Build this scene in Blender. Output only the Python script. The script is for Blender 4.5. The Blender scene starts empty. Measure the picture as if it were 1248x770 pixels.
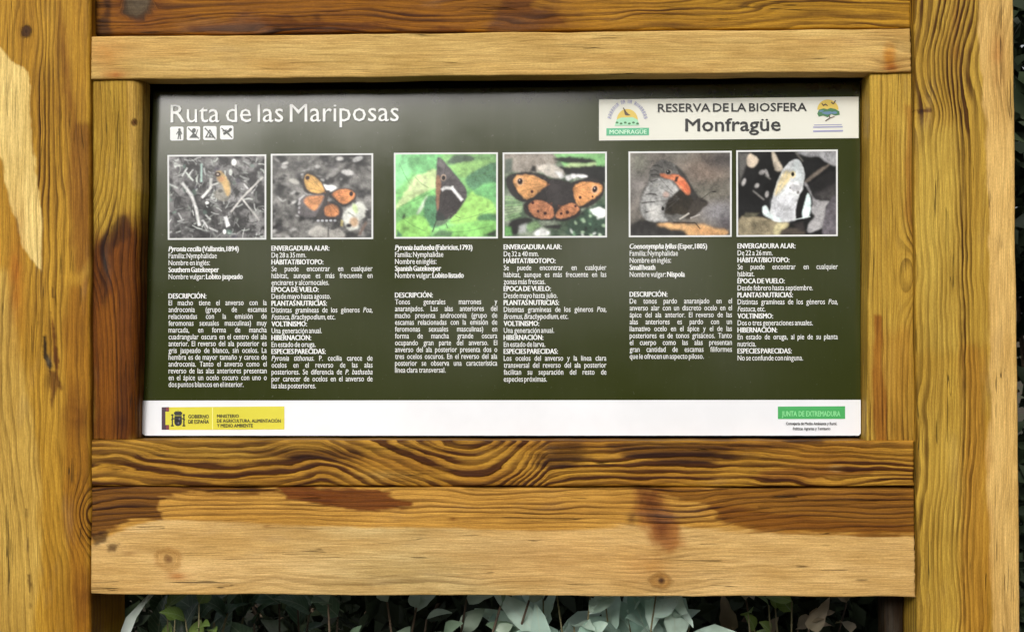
import bpy, math, random
import numpy as np
from mathutils import Vector, Matrix

# ------------------------------------------------------------------ camera, sky, sun, exposure
SC = bpy.context.scene
COL = SC.collection
D, ZC, F = 1.5, 1.15, 1500.0            # metres to the board, eye height, focal length in photo pixels
YAW, PIT = math.radians(2.0), math.radians(1.1)
CAM = np.array((0.0, -D, ZC))
FWD = np.array((-math.sin(YAW)*math.cos(PIT), math.cos(YAW)*math.cos(PIT), math.sin(PIT)))
RGT = np.array((math.cos(YAW), math.sin(YAW), 0.0))
UPV = np.cross(RGT, FWD)
cd = bpy.data.cameras.new('camera'); cam = bpy.data.objects.new('camera', cd); COL.objects.link(cam)
cd.sensor_width = 36; cd.lens = 36*F/1248; cd.clip_start = 0.02; cd.clip_end = 2000
cam.matrix_world = Matrix(((RGT[0], UPV[0], -FWD[0], CAM[0]), (RGT[1], UPV[1], -FWD[1], CAM[1]),
                           (RGT[2], UPV[2], -FWD[2], CAM[2]), (0, 0, 0, 1)))
SC.camera = cam

SUN_EL, SUN_AZ = math.radians(28), math.radians(195)   # azimuth clockwise from +Y: front left of the board
w = bpy.data.worlds.new('World'); SC.world = w; w.use_nodes = True
nt = w.node_tree; nt.nodes.clear()
sky = nt.nodes.new('ShaderNodeTexSky'); sky.sky_type = 'NISHITA'; sky.sun_disc = False
sky.sun_elevation = SUN_EL; sky.sun_rotation = SUN_AZ
sky.dust_density = 6; sky.ozone_density = 0.5; sky.air_density = 1.0
hs = nt.nodes.new('ShaderNodeHueSaturation'); hs.inputs['Saturation'].default_value = 0.22
bg = nt.nodes.new('ShaderNodeBackground'); bg.inputs[1].default_value = 0.11
wo = nt.nodes.new('ShaderNodeOutputWorld')
nt.links.new(sky.outputs[0], hs.inputs['Color']); nt.links.new(hs.outputs[0], bg.inputs[0]); nt.links.new(bg.outputs[0], wo.inputs[0])
sl = bpy.data.lights.new('sun', 'SUN'); sl.energy = 1.5; sl.angle = math.radians(20); sl.color = (1, .975, .93)
so = bpy.data.objects.new('sun', sl); COL.objects.link(so)
sdir = Vector((math.sin(SUN_AZ)*math.cos(SUN_EL), math.cos(SUN_AZ)*math.cos(SUN_EL), math.sin(SUN_EL)))
so.rotation_euler = sdir.to_track_quat('Z', 'Y').to_euler(); so.location = sdir*6
SC.view_settings.view_transform = 'Standard'; SC.view_settings.look = 'None'
SC.view_settings.exposure = 0.14; SC.view_settings.gamma = 1.0; SC.view_settings.use_curve_mapping = False

# ------------------------------------------------------------------ helpers
random.seed(4); RNG = np.random.default_rng(7)
def at(px, py, Y=0.0):
    """Point on the upright plane at depth Y that the photo's pixel (px, py) looks at."""
    px = np.asarray(px, float); py = np.asarray(py, float)
    d = FWD + ((px-624)/F)[..., None]*RGT + ((385-py)/F)[..., None]*UPV
    t = (Y - CAM[1])/d[..., 1]
    return CAM + d*t[..., None]
def on_plane(px, py, P0, N):
    px = np.asarray(px, float); py = np.asarray(py, float)
    d = FWD + ((px-624)/F)[..., None]*RGT + ((385-py)/F)[..., None]*UPV
    t = ((P0-CAM) @ N)/(d @ N)
    return CAM + d*t[..., None]
def lin(c):
    c = np.asarray(c, float)
    return np.where(c <= .04045, c/12.92, ((c+.055)/1.055)**2.4)
def rgb(r, g, b): return lin(np.array((r, g, b))/255.)
def sstep(a, b, x):
    t = np.clip((x-a)/(b-a), 0, 1); return t*t*(3-2*t)
def _h(ix, iy, s):
    n = (ix.astype(np.int64)*374761393 + iy.astype(np.int64)*668265263 + s*1442695041) & 0xffffffff
    n = ((n ^ (n >> 13))*1274126177) & 0xffffffff
    return ((n ^ (n >> 16)) & 0xffff)/65535.
def vn(x, y, s=0):
    x = np.asarray(x, float); y = np.asarray(y, float)
    ix, iy = np.floor(x), np.floor(y); fx, fy = x-ix, y-iy
    fx, fy = fx*fx*(3-2*fx), fy*fy*(3-2*fy)
    a, b, c, d = _h(ix, iy, s), _h(ix+1, iy, s), _h(ix, iy+1, s), _h(ix+1, iy+1, s)
    return (a*(1-fx)+b*fx)*(1-fy) + (c*(1-fx)+d*fx)*fy
def fbm(x, y, s=0, o=4):
    r, a = 0, .5
    for k in range(o): r = r + a*(vn(x*2**k, y*2**k, s+k*17)-.5); a *= .5
    return r*2
def sdf(U, V, pts):
    """signed distance to a polygon, negative inside"""
    pts = np.asarray(pts, float); d2 = np.full(U.shape, 1e18); ins = np.zeros(U.shape, bool)
    for i in range(len(pts)):
        (x0, y0), (x1, y1) = pts[i-1], pts[i]
        ex, ey = x1-x0, y1-y0; L = ex*ex+ey*ey + 1e-12
        t = np.clip(((U-x0)*ex+(V-y0)*ey)/L, 0, 1)
        d2 = np.minimum(d2, (U-x0-t*ex)**2+(V-y0-t*ey)**2)
        c = (y0 > V) != (y1 > V)
        ins ^= c & (U < (x1-x0)*(V-y0)/((y1-y0) if y1 != y0 else 1e-9)+x0)
    d = np.sqrt(d2); return np.where(ins, -d, d)
def mixc(T, c, m): return T*(1-m[..., None]) + np.asarray(c, float)*m[..., None]

def mesh_np(name, verts, faces, mat, parent=None, smooth=False):
    """faces: (n,4) or (n,3) array or list"""
    me = bpy.data.meshes.new(name)
    verts = np.asarray(verts, np.float32)
    if isinstance(faces, np.ndarray):
        n, k = faces.shape
        me.vertices.add(len(verts)); me.vertices.foreach_set('co', verts.ravel())
        me.loops.add(n*k); me.loops.foreach_set('vertex_index', faces.astype(np.int32).ravel())
        me.polygons.add(n); me.polygons.foreach_set('loop_start', np.arange(0, n*k, k, dtype=np.int32))
        me.polygons.foreach_set('loop_total', np.full(n, k, np.int32))
        me.update(calc_edges=True)
    else:
        me.from_pydata([tuple(v) for v in verts], [], [tuple(f) for f in faces]); me.update()
    if smooth: me.polygons.foreach_set('use_smooth', np.ones(len(me.polygons), bool))
    if mat: me.materials.append(mat)
    ob = bpy.data.objects.new(name, me); COL.objects.link(ob)
    if parent: ob.parent = parent
    return ob
def tag(o, label=None, cat=None, group=None, kind=None):
    if label: o['label'] = label
    if cat: o['category'] = cat
    if group: o['group'] = group
    if kind: o['kind'] = kind
    return o
def empty(name, loc=(0, 0, 0)):
    o = bpy.data.objects.new(name, None); COL.objects.link(o); o.location = loc; o.empty_display_size = .1
    return o
class NT:
    def __init__(s, name):
        s.m = bpy.data.materials.new(name); s.m.use_nodes = True; s.t = s.m.node_tree; s.t.nodes.clear()
        s.o = s.n('OutputMaterial'); s.b = s.n('BsdfPrincipled'); s.l(s.b.outputs[0], s.o.inputs[0])
    def n(s, t, **k):
        nd = s.t.nodes.new('ShaderNode'+t)
        for a, v in k.items(): setattr(nd, a, v)
        return nd
    def l(s, a, b): s.t.links.new(a, b)
    def val(s, sock, v):
        if hasattr(v, 'is_linked'): s.l(v, sock)
        else: sock.default_value = v
    def math(s, op, a, b=0.0, c=None):
        nd = s.n('Math', operation=op); s.val(nd.inputs[0], a); s.val(nd.inputs[1], b)
        if c is not None: s.val(nd.inputs[2], c)
        return nd.outputs[0]
    def mr(s, x, a, b, c=0., d=1., smooth=True):
        nd = s.n('MapRange', interpolation_type='SMOOTHSTEP' if smooth else 'LINEAR')
        for i, v in enumerate((x, a, b, c, d)): s.val(nd.inputs[i], v)
        return nd.outputs[0]
    def mix(s, f, a, b, mode='MIX'):
        nd = s.n('Mix', data_type='RGBA', blend_type=mode); s.val(nd.inputs[0], f); s.val(nd.inputs[6], a); s.val(nd.inputs[7], b)
        return nd.outputs[2]
    def noise(s, vec, scale, detail=3, rough=.55, dist=0):
        nd = s.n('TexNoise'); s.l(vec, nd.inputs['Vector']); nd.inputs['Scale'].default_value = scale
        nd.inputs['Detail'].default_value = detail; nd.inputs['Roughness'].default_value = rough; nd.inputs['Distortion'].default_value = dist
        return nd.outputs[0]
    def scaled(s, vec, sc):
        nd = s.n('Mapping'); s.l(vec, nd.inputs[0]); nd.inputs['Scale'].default_value = sc
        return nd.outputs[0]
    def bump(s, h, strength, dist):
        nd = s.n('Bump'); s.l(h, nd.inputs['Height']); nd.inputs['Strength'].default_value = strength; nd.inputs['Distance'].default_value = dist
        s.l(nd.outputs[0], s.b.inputs['Normal'])
    def set(s, **k):
        for a, v in k.items():
            s.val(s.b.inputs[a.replace('_', ' ')], (*v, 1) if isinstance(v, (tuple, np.ndarray)) and len(v) == 3 else v)

# ------------------------------------------------------------------ materials
def wood_material():
    g = NT('weathered_pine')
    ti = g.n('Attribute', attribute_name='tint'); rg = g.n('Attribute', attribute_name='ring')
    uv = g.n('Attribute', attribute_name='grain')          # (along, across, depth) in metres*1000
    sp = g.n('SeparateXYZ'); g.l(rg.outputs['Vector'], sp.inputs[0])
    wob = g.noise(g.scaled(uv.outputs['Vector'], (.012, .09, .03)), 1.0, 4)
    ph = g.math('ADD', sp.outputs[0], g.math('MULTIPLY', g.math('SUBTRACT', wob, .5), .75))
    fr = g.math('FRACT', ph)
    late = g.math('MULTIPLY', g.mr(fr, g.math('MULTIPLY_ADD', sp.outputs[2], -.22, .25), g.math('MULTIPLY_ADD', sp.outputs[2], -.34, .86)), g.mr(fr, .99, .88))
    vary = g.noise(g.scaled(uv.outputs['Vector'], (.01, .05, .03)), 1.0, 2)
    wn = g.n('TexWhiteNoise', noise_dimensions='1D'); g.l(g.math('FLOOR', ph), wn.inputs['W'])
    each = g.mr(wn.outputs[0], 0, 1, .42, 1.3, False)
    dark = g.math('MULTIPLY', g.math('MULTIPLY', late, each), g.math('MULTIPLY', sp.outputs[1], g.mr(vary, .25, .7, .5, 1.3)))
    c = g.mix(dark, ti.outputs['Color'], g.mix(1.0, ti.outputs['Color'], (.16, .095, .02, 1), 'MULTIPLY'))
    fr2 = g.math('FRACT', g.math('MULTIPLY', ph, 2.6)); m2 = g.noise(g.scaled(uv.outputs['Vector'], (.006, .03, .03)), 1.7, 2)
    fine = g.math('MULTIPLY', g.math('MULTIPLY', g.mr(fr2, .45, .85), g.mr(fr2, 1., .9)), g.math('MULTIPLY', g.math('ADD', g.math('MULTIPLY', sp.outputs[1], .42), .06), g.mr(m2, .35, .65)))
    c = g.mix(fine, c, g.mix(1.0, c, (.26, .17, .07, 1), 'MULTIPLY'))
    fib = g.noise(g.scaled(uv.outputs['Vector'], (.025, 1.1, .5)), 1.0, 4, .72)
    c = g.mix(1.0, c, g.mix(g.mr(fib, .3, .72), (.70, .65, .57, 1), (1.15, 1.16, 1.18, 1)), 'MULTIPLY')
    blot = g.noise(g.scaled(uv.outputs['Vector'], (.008, .03, .02)), 1.0, 4, .6)
    c = g.mix(1.0, c, g.mix(g.mr(blot, .3, .7), (.83, .77, .66, 1), (1.07, 1.06, 1.08, 1)), 'MULTIPLY')
    strk = g.noise(g.scaled(uv.outputs['Vector'], (.006, .32, .2)), 1.0, 3, .6)
    c = g.mix(1.0, c, g.mix(g.mr(strk, .32, .68), (.92, .89, .85, 1), (1.05, 1.05, 1.05, 1)), 'MULTIPLY')
    pore = g.noise(g.scaled(uv.outputs['Vector'], (.05, 1.6, 1.0)), 1.0, 2, .5)
    c = g.mix(g.math('MULTIPLY', g.mr(pore, .66, .76), .35), c, g.mix(1.0, c, (.4, .3, .2, 1), 'MULTIPLY'))
    gry = g.noise(g.scaled(uv.outputs['Vector'], (.006, .02, .02)), 1.3, 3, .6)
    c = g.mix(g.math('MULTIPLY', g.mr(gry, .58, .75), .07), c, (.33, .32, .27, 1))
    grit = g.noise(g.scaled(uv.outputs['Vector'], (.30, .75, .5)), 1.0, 3, .75)
    c = g.mix(1.0, c, g.mix(g.mr(grit, .3, .7, smooth=False), (.84, .83, .80, 1), (1.13, 1.14, 1.15, 1)), 'MULTIPLY')
    chk = g.noise(g.scaled(uv.outputs['Vector'], (.0035, .16, .1)), 1.0, 2, .45)
    sel = g.noise(g.scaled(uv.outputs['Vector'], (.012, .05, .03)), 1.0, 2, .5)
    crack = g.math('MULTIPLY', g.mr(g.math('ABSOLUTE', g.math('SUBTRACT', chk, .5)), .012, .003), g.mr(sel, .56, .62))
    c = g.mix(g.math('MULTIPLY', crack, .7), c, (.03, .016, .006, 1))
    g.l(c, g.b.inputs['Base Color'])
    g.set(Roughness=g.mr(fib, .2, .8, .5, .72)); g.b.inputs['Specular IOR Level'].default_value = .15
    h = g.math('ADD', g.math('MULTIPLY', dark, .5), g.math('ADD', g.math('MULTIPLY', fib, .5), g.math('MULTIPLY', pore, -.15)))
    h = g.math('SUBTRACT', h, g.math('MULTIPLY', crack, 1.2))
    h = g.math('SUBTRACT', h, g.math('MULTIPLY', fine, .4))
    g.bump(h, .85, .0012)
    return g.m
WOOD = wood_material()

def print_material(name, col=None, attr=None, rough=.30, dirt=.0, spec=.5):
    g = NT(name)
    tc = g.n('TexCoord')
    geo = g.n('NewGeometry')
    if attr:
        a = g.n('Attribute', attribute_name=attr); c = a.outputs['Color']
    else:
        r = g.n('RGB'); r.outputs[0].default_value = (*col, 1); c = r.outputs[0]
    n1 = g.noise(geo.outputs['Position'], 9, 4, .6)
    n2 = g.noise(geo.outputs['Position'], 170, 3, .6)
    c = g.mix(1.0, c, g.mix(g.mr(n1, .3, .7), (.96, .96, .96, 1), (1.03, 1.03, 1.03, 1)), 'MULTIPLY')
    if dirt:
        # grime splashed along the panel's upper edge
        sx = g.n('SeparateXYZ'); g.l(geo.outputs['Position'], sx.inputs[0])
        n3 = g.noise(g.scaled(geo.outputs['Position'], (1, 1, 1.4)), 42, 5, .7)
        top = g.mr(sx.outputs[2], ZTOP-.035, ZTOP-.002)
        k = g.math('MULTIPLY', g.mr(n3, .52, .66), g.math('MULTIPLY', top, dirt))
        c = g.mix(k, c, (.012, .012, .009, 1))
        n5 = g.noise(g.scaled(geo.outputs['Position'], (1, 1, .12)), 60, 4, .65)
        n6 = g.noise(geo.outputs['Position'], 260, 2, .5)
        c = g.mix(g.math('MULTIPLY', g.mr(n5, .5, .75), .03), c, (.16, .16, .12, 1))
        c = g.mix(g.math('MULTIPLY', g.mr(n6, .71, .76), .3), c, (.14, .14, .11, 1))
    g.l(c, g.b.inputs['Base Color'])
    g.set(Roughness=g.mr(n1, .3, .7, rough*.88, rough*1.15)); g.b.inputs['Specular IOR Level'].default_value = spec
    g.bump(n1, .12, .001)
    return g.m

def leaf_material(name, c1, c2, rough=.45, back=None, trans=.12, veins=0.):
    g = NT(name)
    oi = g.n('ObjectInfo'); geo = g.n('NewGeometry'); tc = g.n('TexCoord')
    n = g.noise(geo.outputs['Position'], 23, 3)
    f = g.math('FRACT', g.math('ADD', g.math('MULTIPLY', oi.outputs['Random'], .8), g.math('MULTIPLY', geo.outputs['Random Per Island'], .9)))
    c = g.mix(f, (*c1, 1), (*c2, 1))
    c = g.mix(1., c, g.mix(g.mr(n, .3, .7), (.7, .72, .66, 1), (1.15, 1.12, 1.1, 1)), 'MULTIPLY')
    if veins:
        sg = g.n('SeparateXYZ'); g.l(tc.outputs['Generated'], sg.inputs[0])
        ax = g.math('ABSOLUTE', g.math('SUBTRACT', sg.outputs[0], .5))
        mid = g.mr(ax, .035, .012)
        lat = g.math('FRACT', g.math('MULTIPLY', g.math('SUBTRACT', sg.outputs[1], g.math('MULTIPLY', ax, .55)), 8.))
        lat = g.mr(g.math('ABSOLUTE', g.math('SUBTRACT', lat, .5)), .10, .03)
        vv = g.math('MAXIMUM', mid, g.math('MULTIPLY', lat, .5))
        sp_ = g.noise(geo.outputs['Position'], 75, 4, .7)
        c = g.mix(g.math('MULTIPLY', vv, veins), c, g.mix(.5, c, (.55, .6, .45, 1)))
        c = g.mix(g.math('MULTIPLY', g.mr(sp_, .62, .72), .55), c, (.16, .12, .06, 1))
    if back is not None: c = g.mix(geo.outputs['Backfacing'], c, (*back, 1))
    g.l(c, g.b.inputs['Base Color']); g.set(Roughness=rough)
    g.b.inputs['Specular IOR Level'].default_value = .4
    n4 = g.noise(geo.outputs['Position'], 160, 2); g.bump(n4, .25, .001)
    tr = g.n('BsdfTranslucent'); g.l(c, tr.inputs[0]); mx = g.n('MixShader'); mx.inputs[0].default_value = trans
    g.l(g.b.outputs[0], mx.inputs[1]); g.l(tr.outputs[0], mx.inputs[2]); g.l(mx.outputs[0], g.o.inputs[0])
    return g.m
def bark_material(name, c1, c2):
    g = NT(name); geo = g.n('NewGeometry')
    n = g.noise(g.scaled(geo.outputs['Position'], (1, 1, .25)), 60, 5, .65)
    g.l(g.mix(g.mr(n, .3, .7), (*c1, 1), (*c2, 1)), g.b.inputs['Base Color']); g.set(Roughness=.85); g.bump(n, .6, .004)
    return g.m

# ------------------------------------------------------------------ ground
gm = NT('leaf_litter_soil'); gg = gm.n('NewGeometry')
a = gm.noise(gg.outputs['Position'], 1.3, 6, .65); b = gm.noise(gg.outputs['Position'], 28, 5, .7); v = gm.n('TexVoronoi'); gm.l(gg.outputs['Position'], v.inputs['Vector']); v.inputs['Scale'].default_value = 22
cc = gm.mix(gm.mr(b, .35, .65), (.035, .026, .016, 1), (.10, .075, .045, 1))
cc = gm.mix(gm.math('MULTIPLY', gm.mr(v.outputs['Distance'], .3, .1), .6), cc, (.13, .09, .05, 1))
cc = gm.mix(gm.mr(a, .45, .62), cc, (.045, .06, .022, 1))
gm.l(cc, gm.b.inputs['Base Color']); gm.set(Roughness=.9); gm.bump(b, .8, .02)
def ground_z(x, y):
    r = np.hypot(x, y)
    return fbm(x*.5, y*.5, 91)*.10*np.clip(r/1.5, .15, 1) + fbm(x*.02, y*.02, 92)*np.clip((r-15)/60, 0, 1)*6 + .10*sstep(.5, 3.5, y)
gx = np.concatenate([-np.geomspace(600, 4, 26), np.linspace(-3.6, 3.6, 61), np.geomspace(4, 600, 26)])
GX, GY = np.meshgrid(gx, gx, indexing='ij'); n = len(gx)
GV = np.stack([GX, GY, ground_z(GX, GY)], -1).reshape(-1, 3)
I = np.arange(n*n).reshape(n, n)
GF = np.stack([I[:-1, :-1], I[1:, :-1], I[1:, 1:], I[:-1, 1:]], -1).reshape(-1, 4)
tag(mesh_np('ground', GV, GF, gm.m, smooth=True), kind='structure')

# ------------------------------------------------------------------ the wooden board
base = at(612, 414+ZC*1000); BOARD = empty('information_board', (float(base[0]), 0, 0))
tag(BOARD, 'wooden information board about butterflies, olive printed panel framed between two thick square posts', 'information board')
BLOC = np.array((base[0], 0, 0))

def board_mesh(name, quad, Y, thick, field, step=1.6, horiz=True, er=2.5, mat=None, tang=0.0, seed=0, rr=None, duty=0.):
    """One sawn timber: dense front face with eased, slightly wavering edges, side faces and a back.
    quad = TL, TR, BR, BL in photo pixels at depth Y."""
    TL, TR, BR, BL = [np.array(q, float) for q in quad]
    W = (np.linalg.norm(TR-TL)+np.linalg.norm(BR-BL))/2; H = (np.linalg.norm(BL-TL)+np.linalg.norm(BR-TR))/2
    def ticks(L):
        e = np.array([0, .25, .8, 1.6, 2.6])
        k = max(2, int((L-6)/step)); return np.concatenate([e, np.linspace(4, L-4, k), L-e[::-1]])/L
    s, t = ticks(W), ticks(H); S, T = np.meshgrid(s, t, indexing='ij')
    P = ((1-S)*(1-T))[..., None]*TL + (S*(1-T))[..., None]*TR + (S*T)[..., None]*BR + ((1-S)*T)[..., None]*BL
    dl, dr, dt, db = S*W, (1-S)*W, T*H, (1-T)*H
    U, V = P[..., 0].copy(), P[..., 1].copy()
    # wavering arrises
    k = 9.
    U2 = U + np.exp(-dl/k)*fbm(V*.013, V*0+seed, 3+seed)*1.5 + np.exp(-dr/k)*fbm(V*.013, V*0+seed, 5+seed)*1.5
    V2 = V + np.exp(-dt/k)*fbm(U*.013, U*0+seed, 7+seed)*1.5 + np.exp(-db/k)*fbm(U*.013, U*0+seed, 9+seed)*1.5
    ea, eb = (dl, dr) if horiz else (dt, db)              # torn fibres at the sawn ends
    sgn = np.where(ea < eb, 1., -1.); j = np.exp(-np.minimum(ea, eb)/3.)*fbm((V2 if horiz else U2)*.35, U*0, 31+seed, 3)*1.6*sgn
    if horiz: U2 = U2+j
    else: V2 = V2+j
    X = at(U2, V2, Y)
    def rnd(d, r): q = np.clip(1-d/r, 0, 1); return r*(1-np.sqrt(np.maximum(0, 1-q*q)))
    rl, rR, rt, rb = rr or (er, er, er, er)
    off = np.maximum(np.maximum(rnd(dl, rl), rnd(dr, rR)), np.maximum(rnd(dt, rt), rnd(db, rb)))
    off = off + fbm(U*.02, V*.02, 41+seed)*.5
    X[..., 1] += off*.001
    tint, ph, amp = field(U, V)
    ph = ph + 1.1*fbm(ph*.22, ph*0+seed, 77+seed, 2)
    ns, nt_ = S.shape
    idx = np.arange(ns*nt_).reshape(ns, nt_)
    front = np.stack([idx[:-1, :-1], idx[:-1, 1:], idx[1:, 1:], idx[1:, :-1]], -1).reshape(-1, 4)
    loop = np.concatenate([idx[:, 0], idx[-1, 1:], idx[-2::-1, -1], idx[0, -2:0:-1]])   # TL>TR>BR>BL
    Xf = X.reshape(-1, 3); VV = [Xf]; FF = [front]; n0 = ns*nt_; L = len(loop)
    al, ac = (U, V) if horiz else (V, U)
    G = np.stack([al, ac, al*0], -1).reshape(-1, 3); GG = [G]; TT = [tint.reshape(-1, 3)]; PP = [ph.ravel()]; AA = [amp.ravel()]
    prev = loop
    for q, dpt in enumerate((.010, .035, 1.0)):
        Z = Xf[loop].copy(); dd = thick*dpt if dpt == 1.0 else min(dpt, thick*.6)
        Z[:, 1] = Y + dd
        VV.append(Z); cur = n0 + q*L + np.arange(L)
        FF.append(np.stack([prev, np.roll(prev, -1), np.roll(cur, -1), cur], -1)); prev = cur
        g2 = G[loop].copy(); g2[:, 2] = dd*1000; GG.append(g2)
        TT.append(tint.reshape(-1, 3)[loop]); PP.append(ph.ravel()[loop]+dd*1000/11.); AA.append(amp.ravel()[loop])
    c0 = n0+2*L; nb = n0+3*L
    VV.append(VV[-1].mean(0)[None]); GG.append(GG[-1].mean(0)[None]); TT.append(TT[-1].mean(0)[None]); PP.append(np.array([0.])); AA.append(np.array([.3]))
    # back: rebuild as fan of quads is poor, so use a strip between the two long sides
    Vt = np.concatenate(VV) - BLOC; Fq = np.concatenate(FF)
    ci = {k_: c0+i for i, k_ in enumerate(range(L))}
    fan = np.stack([c0+np.arange(L), c0+(np.arange(L)+1) % L, np.full(L, nb), np.full(L, nb)], -1)
    tri = fan[:, :3]
    me = bpy.data.meshes.new(name)
    nq, n3 = len(Fq), len(tri)
    me.vertices.add(len(Vt)); me.vertices.foreach_set('co', Vt.astype(np.float32).ravel())
    li = np.concatenate([Fq.ravel(), tri.ravel()]).astype(np.int32)
    me.loops.add(len(li)); me.loops.foreach_set('vertex_index', li)
    me.polygons.add(nq+n3)
    me.polygons.foreach_set('loop_start', np.concatenate([np.arange(nq)*4, nq*4+np.arange(n3)*3]).astype(np.int32))
    me.polygons.foreach_set('loop_total', np.concatenate([np.full(nq, 4), np.full(n3, 3)]).astype(np.int32))
    me.update(calc_edges=True)
    sm = np.zeros(nq+n3, bool); sm[:len(front)] = True; me.polygons.foreach_set('use_smooth', sm)
    A = me.attributes.new('tint', 'FLOAT_COLOR', 'POINT'); T4 = np.concatenate(TT); T4 = np.concatenate([T4, np.ones((len(T4), 1))], 1)
    A.data.foreach_set('color', np.clip(T4, 0, 1).astype(np.float32).ravel())
    A = me.attributes.new('ring', 'FLOAT_VECTOR', 'POINT')
    A.data.foreach_set('vector', np.stack([np.concatenate(PP), np.concatenate(AA), np.full(len(T4), duty)], -1).astype(np.float32).ravel())
    A = me.attributes.new('grain', 'FLOAT_VECTOR', 'POINT'); A.data.foreach_set('vector', (np.concatenate(GG)+seed*137.).astype(np.float32).ravel())
    me.materials.append(mat or WOOD)
    ob = bpy.data.objects.new(name, me); COL.objects.link(ob); ob.parent = BOARD
    return ob

K = .90                                           # lit wood in the photo -> reflectance
def wc(r, g, b):
    """photo colour of lit timber -> reflectance; deepened so that gold stays gold under white light"""
    c = rgb(r, g, b); k = np.interp(c[0], [0, .2, .5, .76], [.76, .80, .98, .78]); return np.clip(c*k*np.array((1.09, 1.11, .80+.30*c[0])), 0, 1)
PALE, GOLD, OLIVE, AMBER, BROWN, DEEP = wc(226, 184, 116), wc(188, 146, 54), wc(184, 150, 68), wc(160, 104, 32), wc(122, 72, 20), wc(74, 40, 12)
def base_tint(U, V, c): return np.broadcast_to(np.asarray(c, float), U.shape+(3,)).copy()
def patch(T, U, V, pts, c, soft=2., jit=5., jf=(.05, .05), seed=0, k=1.):
    d = sdf(U, V, pts) + fbm(U*jf[0], V*jf[1], seed+60)*jit + fbm(U*jf[0]*2.7, V*jf[1]*2.7, seed+66)*jit*.55
    m = sstep(soft, -soft, d)*k; return mixc(T, c, m), m
def glow(T, U, V, cx, cy, rx, ry, c, k=1., seed=3, p=1.):
    r = ((U-cx)/rx)**2+((V-cy)/ry)**2; m = np.exp(-r**p)*k*np.clip(1+fbm(U*.06, V*.06, seed)*.9, 0, 1.4); return mixc(T, c, np.clip(m, 0, 1))
def knot(T, ph, amp, U, V, cx, cy, rx, ry, core, rim, sp=3., k=1.):
    """a knot's own rings, dark rim and core; the boards' grain is bent round it beforehand"""
    dx, dy = (U-cx)/rx, (V-cy)/ry
    r = np.sqrt(dx*dx+dy*dy) + fbm(U*.12, V*.12, int(cx) % 50)*.34
    m = sstep(1.25, .8, r)
    T = mixc(T, core, m*k); T = mixc(T, rim, np.exp(-((r-1.0)/.24)**2)*.5*k)
    T = mixc(T, np.asarray(rim)*.45, sstep(.42, .12, r)*.8*k)
    ph = ph*(1-m) + (r*max(rx, ry)/sp)*m; amp = amp*(1-m) + .22*m
    return T, ph, amp
def bend(across, U, V, cx, cy, Lu, Lv, c0, a=.75):
    """push grain lines aside from a knot"""
    return (across-c0)*(1-a*np.exp(-((U-cx)/Lu)**2-((V-cy)/Lv)**2)) + c0

def f_left_post(U, V):
    T = base_tint(U, V, GOLD)
    T = mixc(T, wc(164, 116, 32), np.clip(.5+fbm(U*.03, V*.004, 1)*1.3, 0, 1)*.5)
    T, _ = patch(T, U, V, [(-60, 54), (0, 58), (7, 68), (13, 76), (24, 79), (34, 88), (37, 135), (42, 186), (51, 260), (50, 330), (30, 300), (15, 255), (2, 190), (-60, 170)], wc(255, 226, 146), 1.5, 4, (.08, .03), 1)
    T, _ = patch(T, U, V, [(-60, 330), (10, 330), (26, 420), (48, 540), (52, 660), (40, 800), (30, 1000), (-60, 1000)], wc(206, 172, 92), 8, 12, (.04, .01), 2, .8)
    T, _ = patch(T, U, V, [(72, -30), (80, 40), (90, 110), (98, 145), (112, 150), (112, 310), (95, 330), (86, 250), (82, 150), (70, 40), (66, -30)], wc(138, 86, 28), 6, 8, (.05, .015), 3, .75)
    T, _ = patch(T, U, V, [(84, 350), (112, 330), (112, 770), (90, 770), (78, 560)], wc(160, 106, 28), 8, 10, (.05, .01), 4, .75)
    T = glow(T, U, V, 92, 500, 16, 26, BROWN, .8); T = glow(T, U, V, 104, 725, 14, 30, BROWN, .7); T = glow(T, U, V, 20, 330, 9, 70, wc(180, 116, 40), .7)
    ac = U + fbm(U*.01, V*.004, 11)*22 + 10*np.sin(V/170.)
    ac = bend(ac, U, V, 32, 38, 16, 26, 32, .6); ac = bend(ac, U, V, 58, 435, 14, 50, 58, .6)
    ac = ac + 36*np.exp(-((V-628)/34)**2)*sstep(70, 108, U)
    sp = 7.5
    ph = ac/sp
    amp = .34 + .5*np.exp(-((U-58)/20)**2)*sstep(560, 300, V) + .5*np.exp(-((V-628)/46)**2)*sstep(74, 90, U)
    pale = sstep(.45, .62, T[..., 1]); amp = amp*(1-.6*pale)
    T, ph, amp = knot(T, ph, amp, U, V, 32, 39, 6, 7, wc(90, 60, 36), wc(56, 34, 16), 3)
    # resin split above and below a small grey knot
    T, _ = patch(T, U, V, [(62, 380), (67, 400), (72, 440), (70, 462), (64, 430)], wc(112, 60, 22), 1.5, 2, (.1, .1), 6, .9)
    T, _ = patch(T, U, V, [(52, 410), (56, 408), (58, 430), (64, 446), (60, 450), (52, 432)], wc(34, 22, 12), 1.2, 2, (.1, .1), 7, .95)
    T = glow(T, U, V, 60, 440, 4, 7, wc(120, 110, 104), .8); T, _ = patch(T, U, V, [(60, 452), (70, 452), (76, 474), (70, 472), (62, 500), (60, 470)], wc(104, 58, 22), 1.5, 3, (.12, .06), 8, .8)
    for cx, y0, y1 in ((33, 620, 676), (36, 700, 740), (64, 350, 362), (46, 392, 400)):
        T, _ = patch(T, U, V, [(cx-1.2, y0), (cx+.8, y0), (cx+1.6, y1), (cx+.2, y1)], wc(84, 48, 16), .8, 2.2, (.2, .08), cx, .75)
    return T, ph, amp
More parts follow.
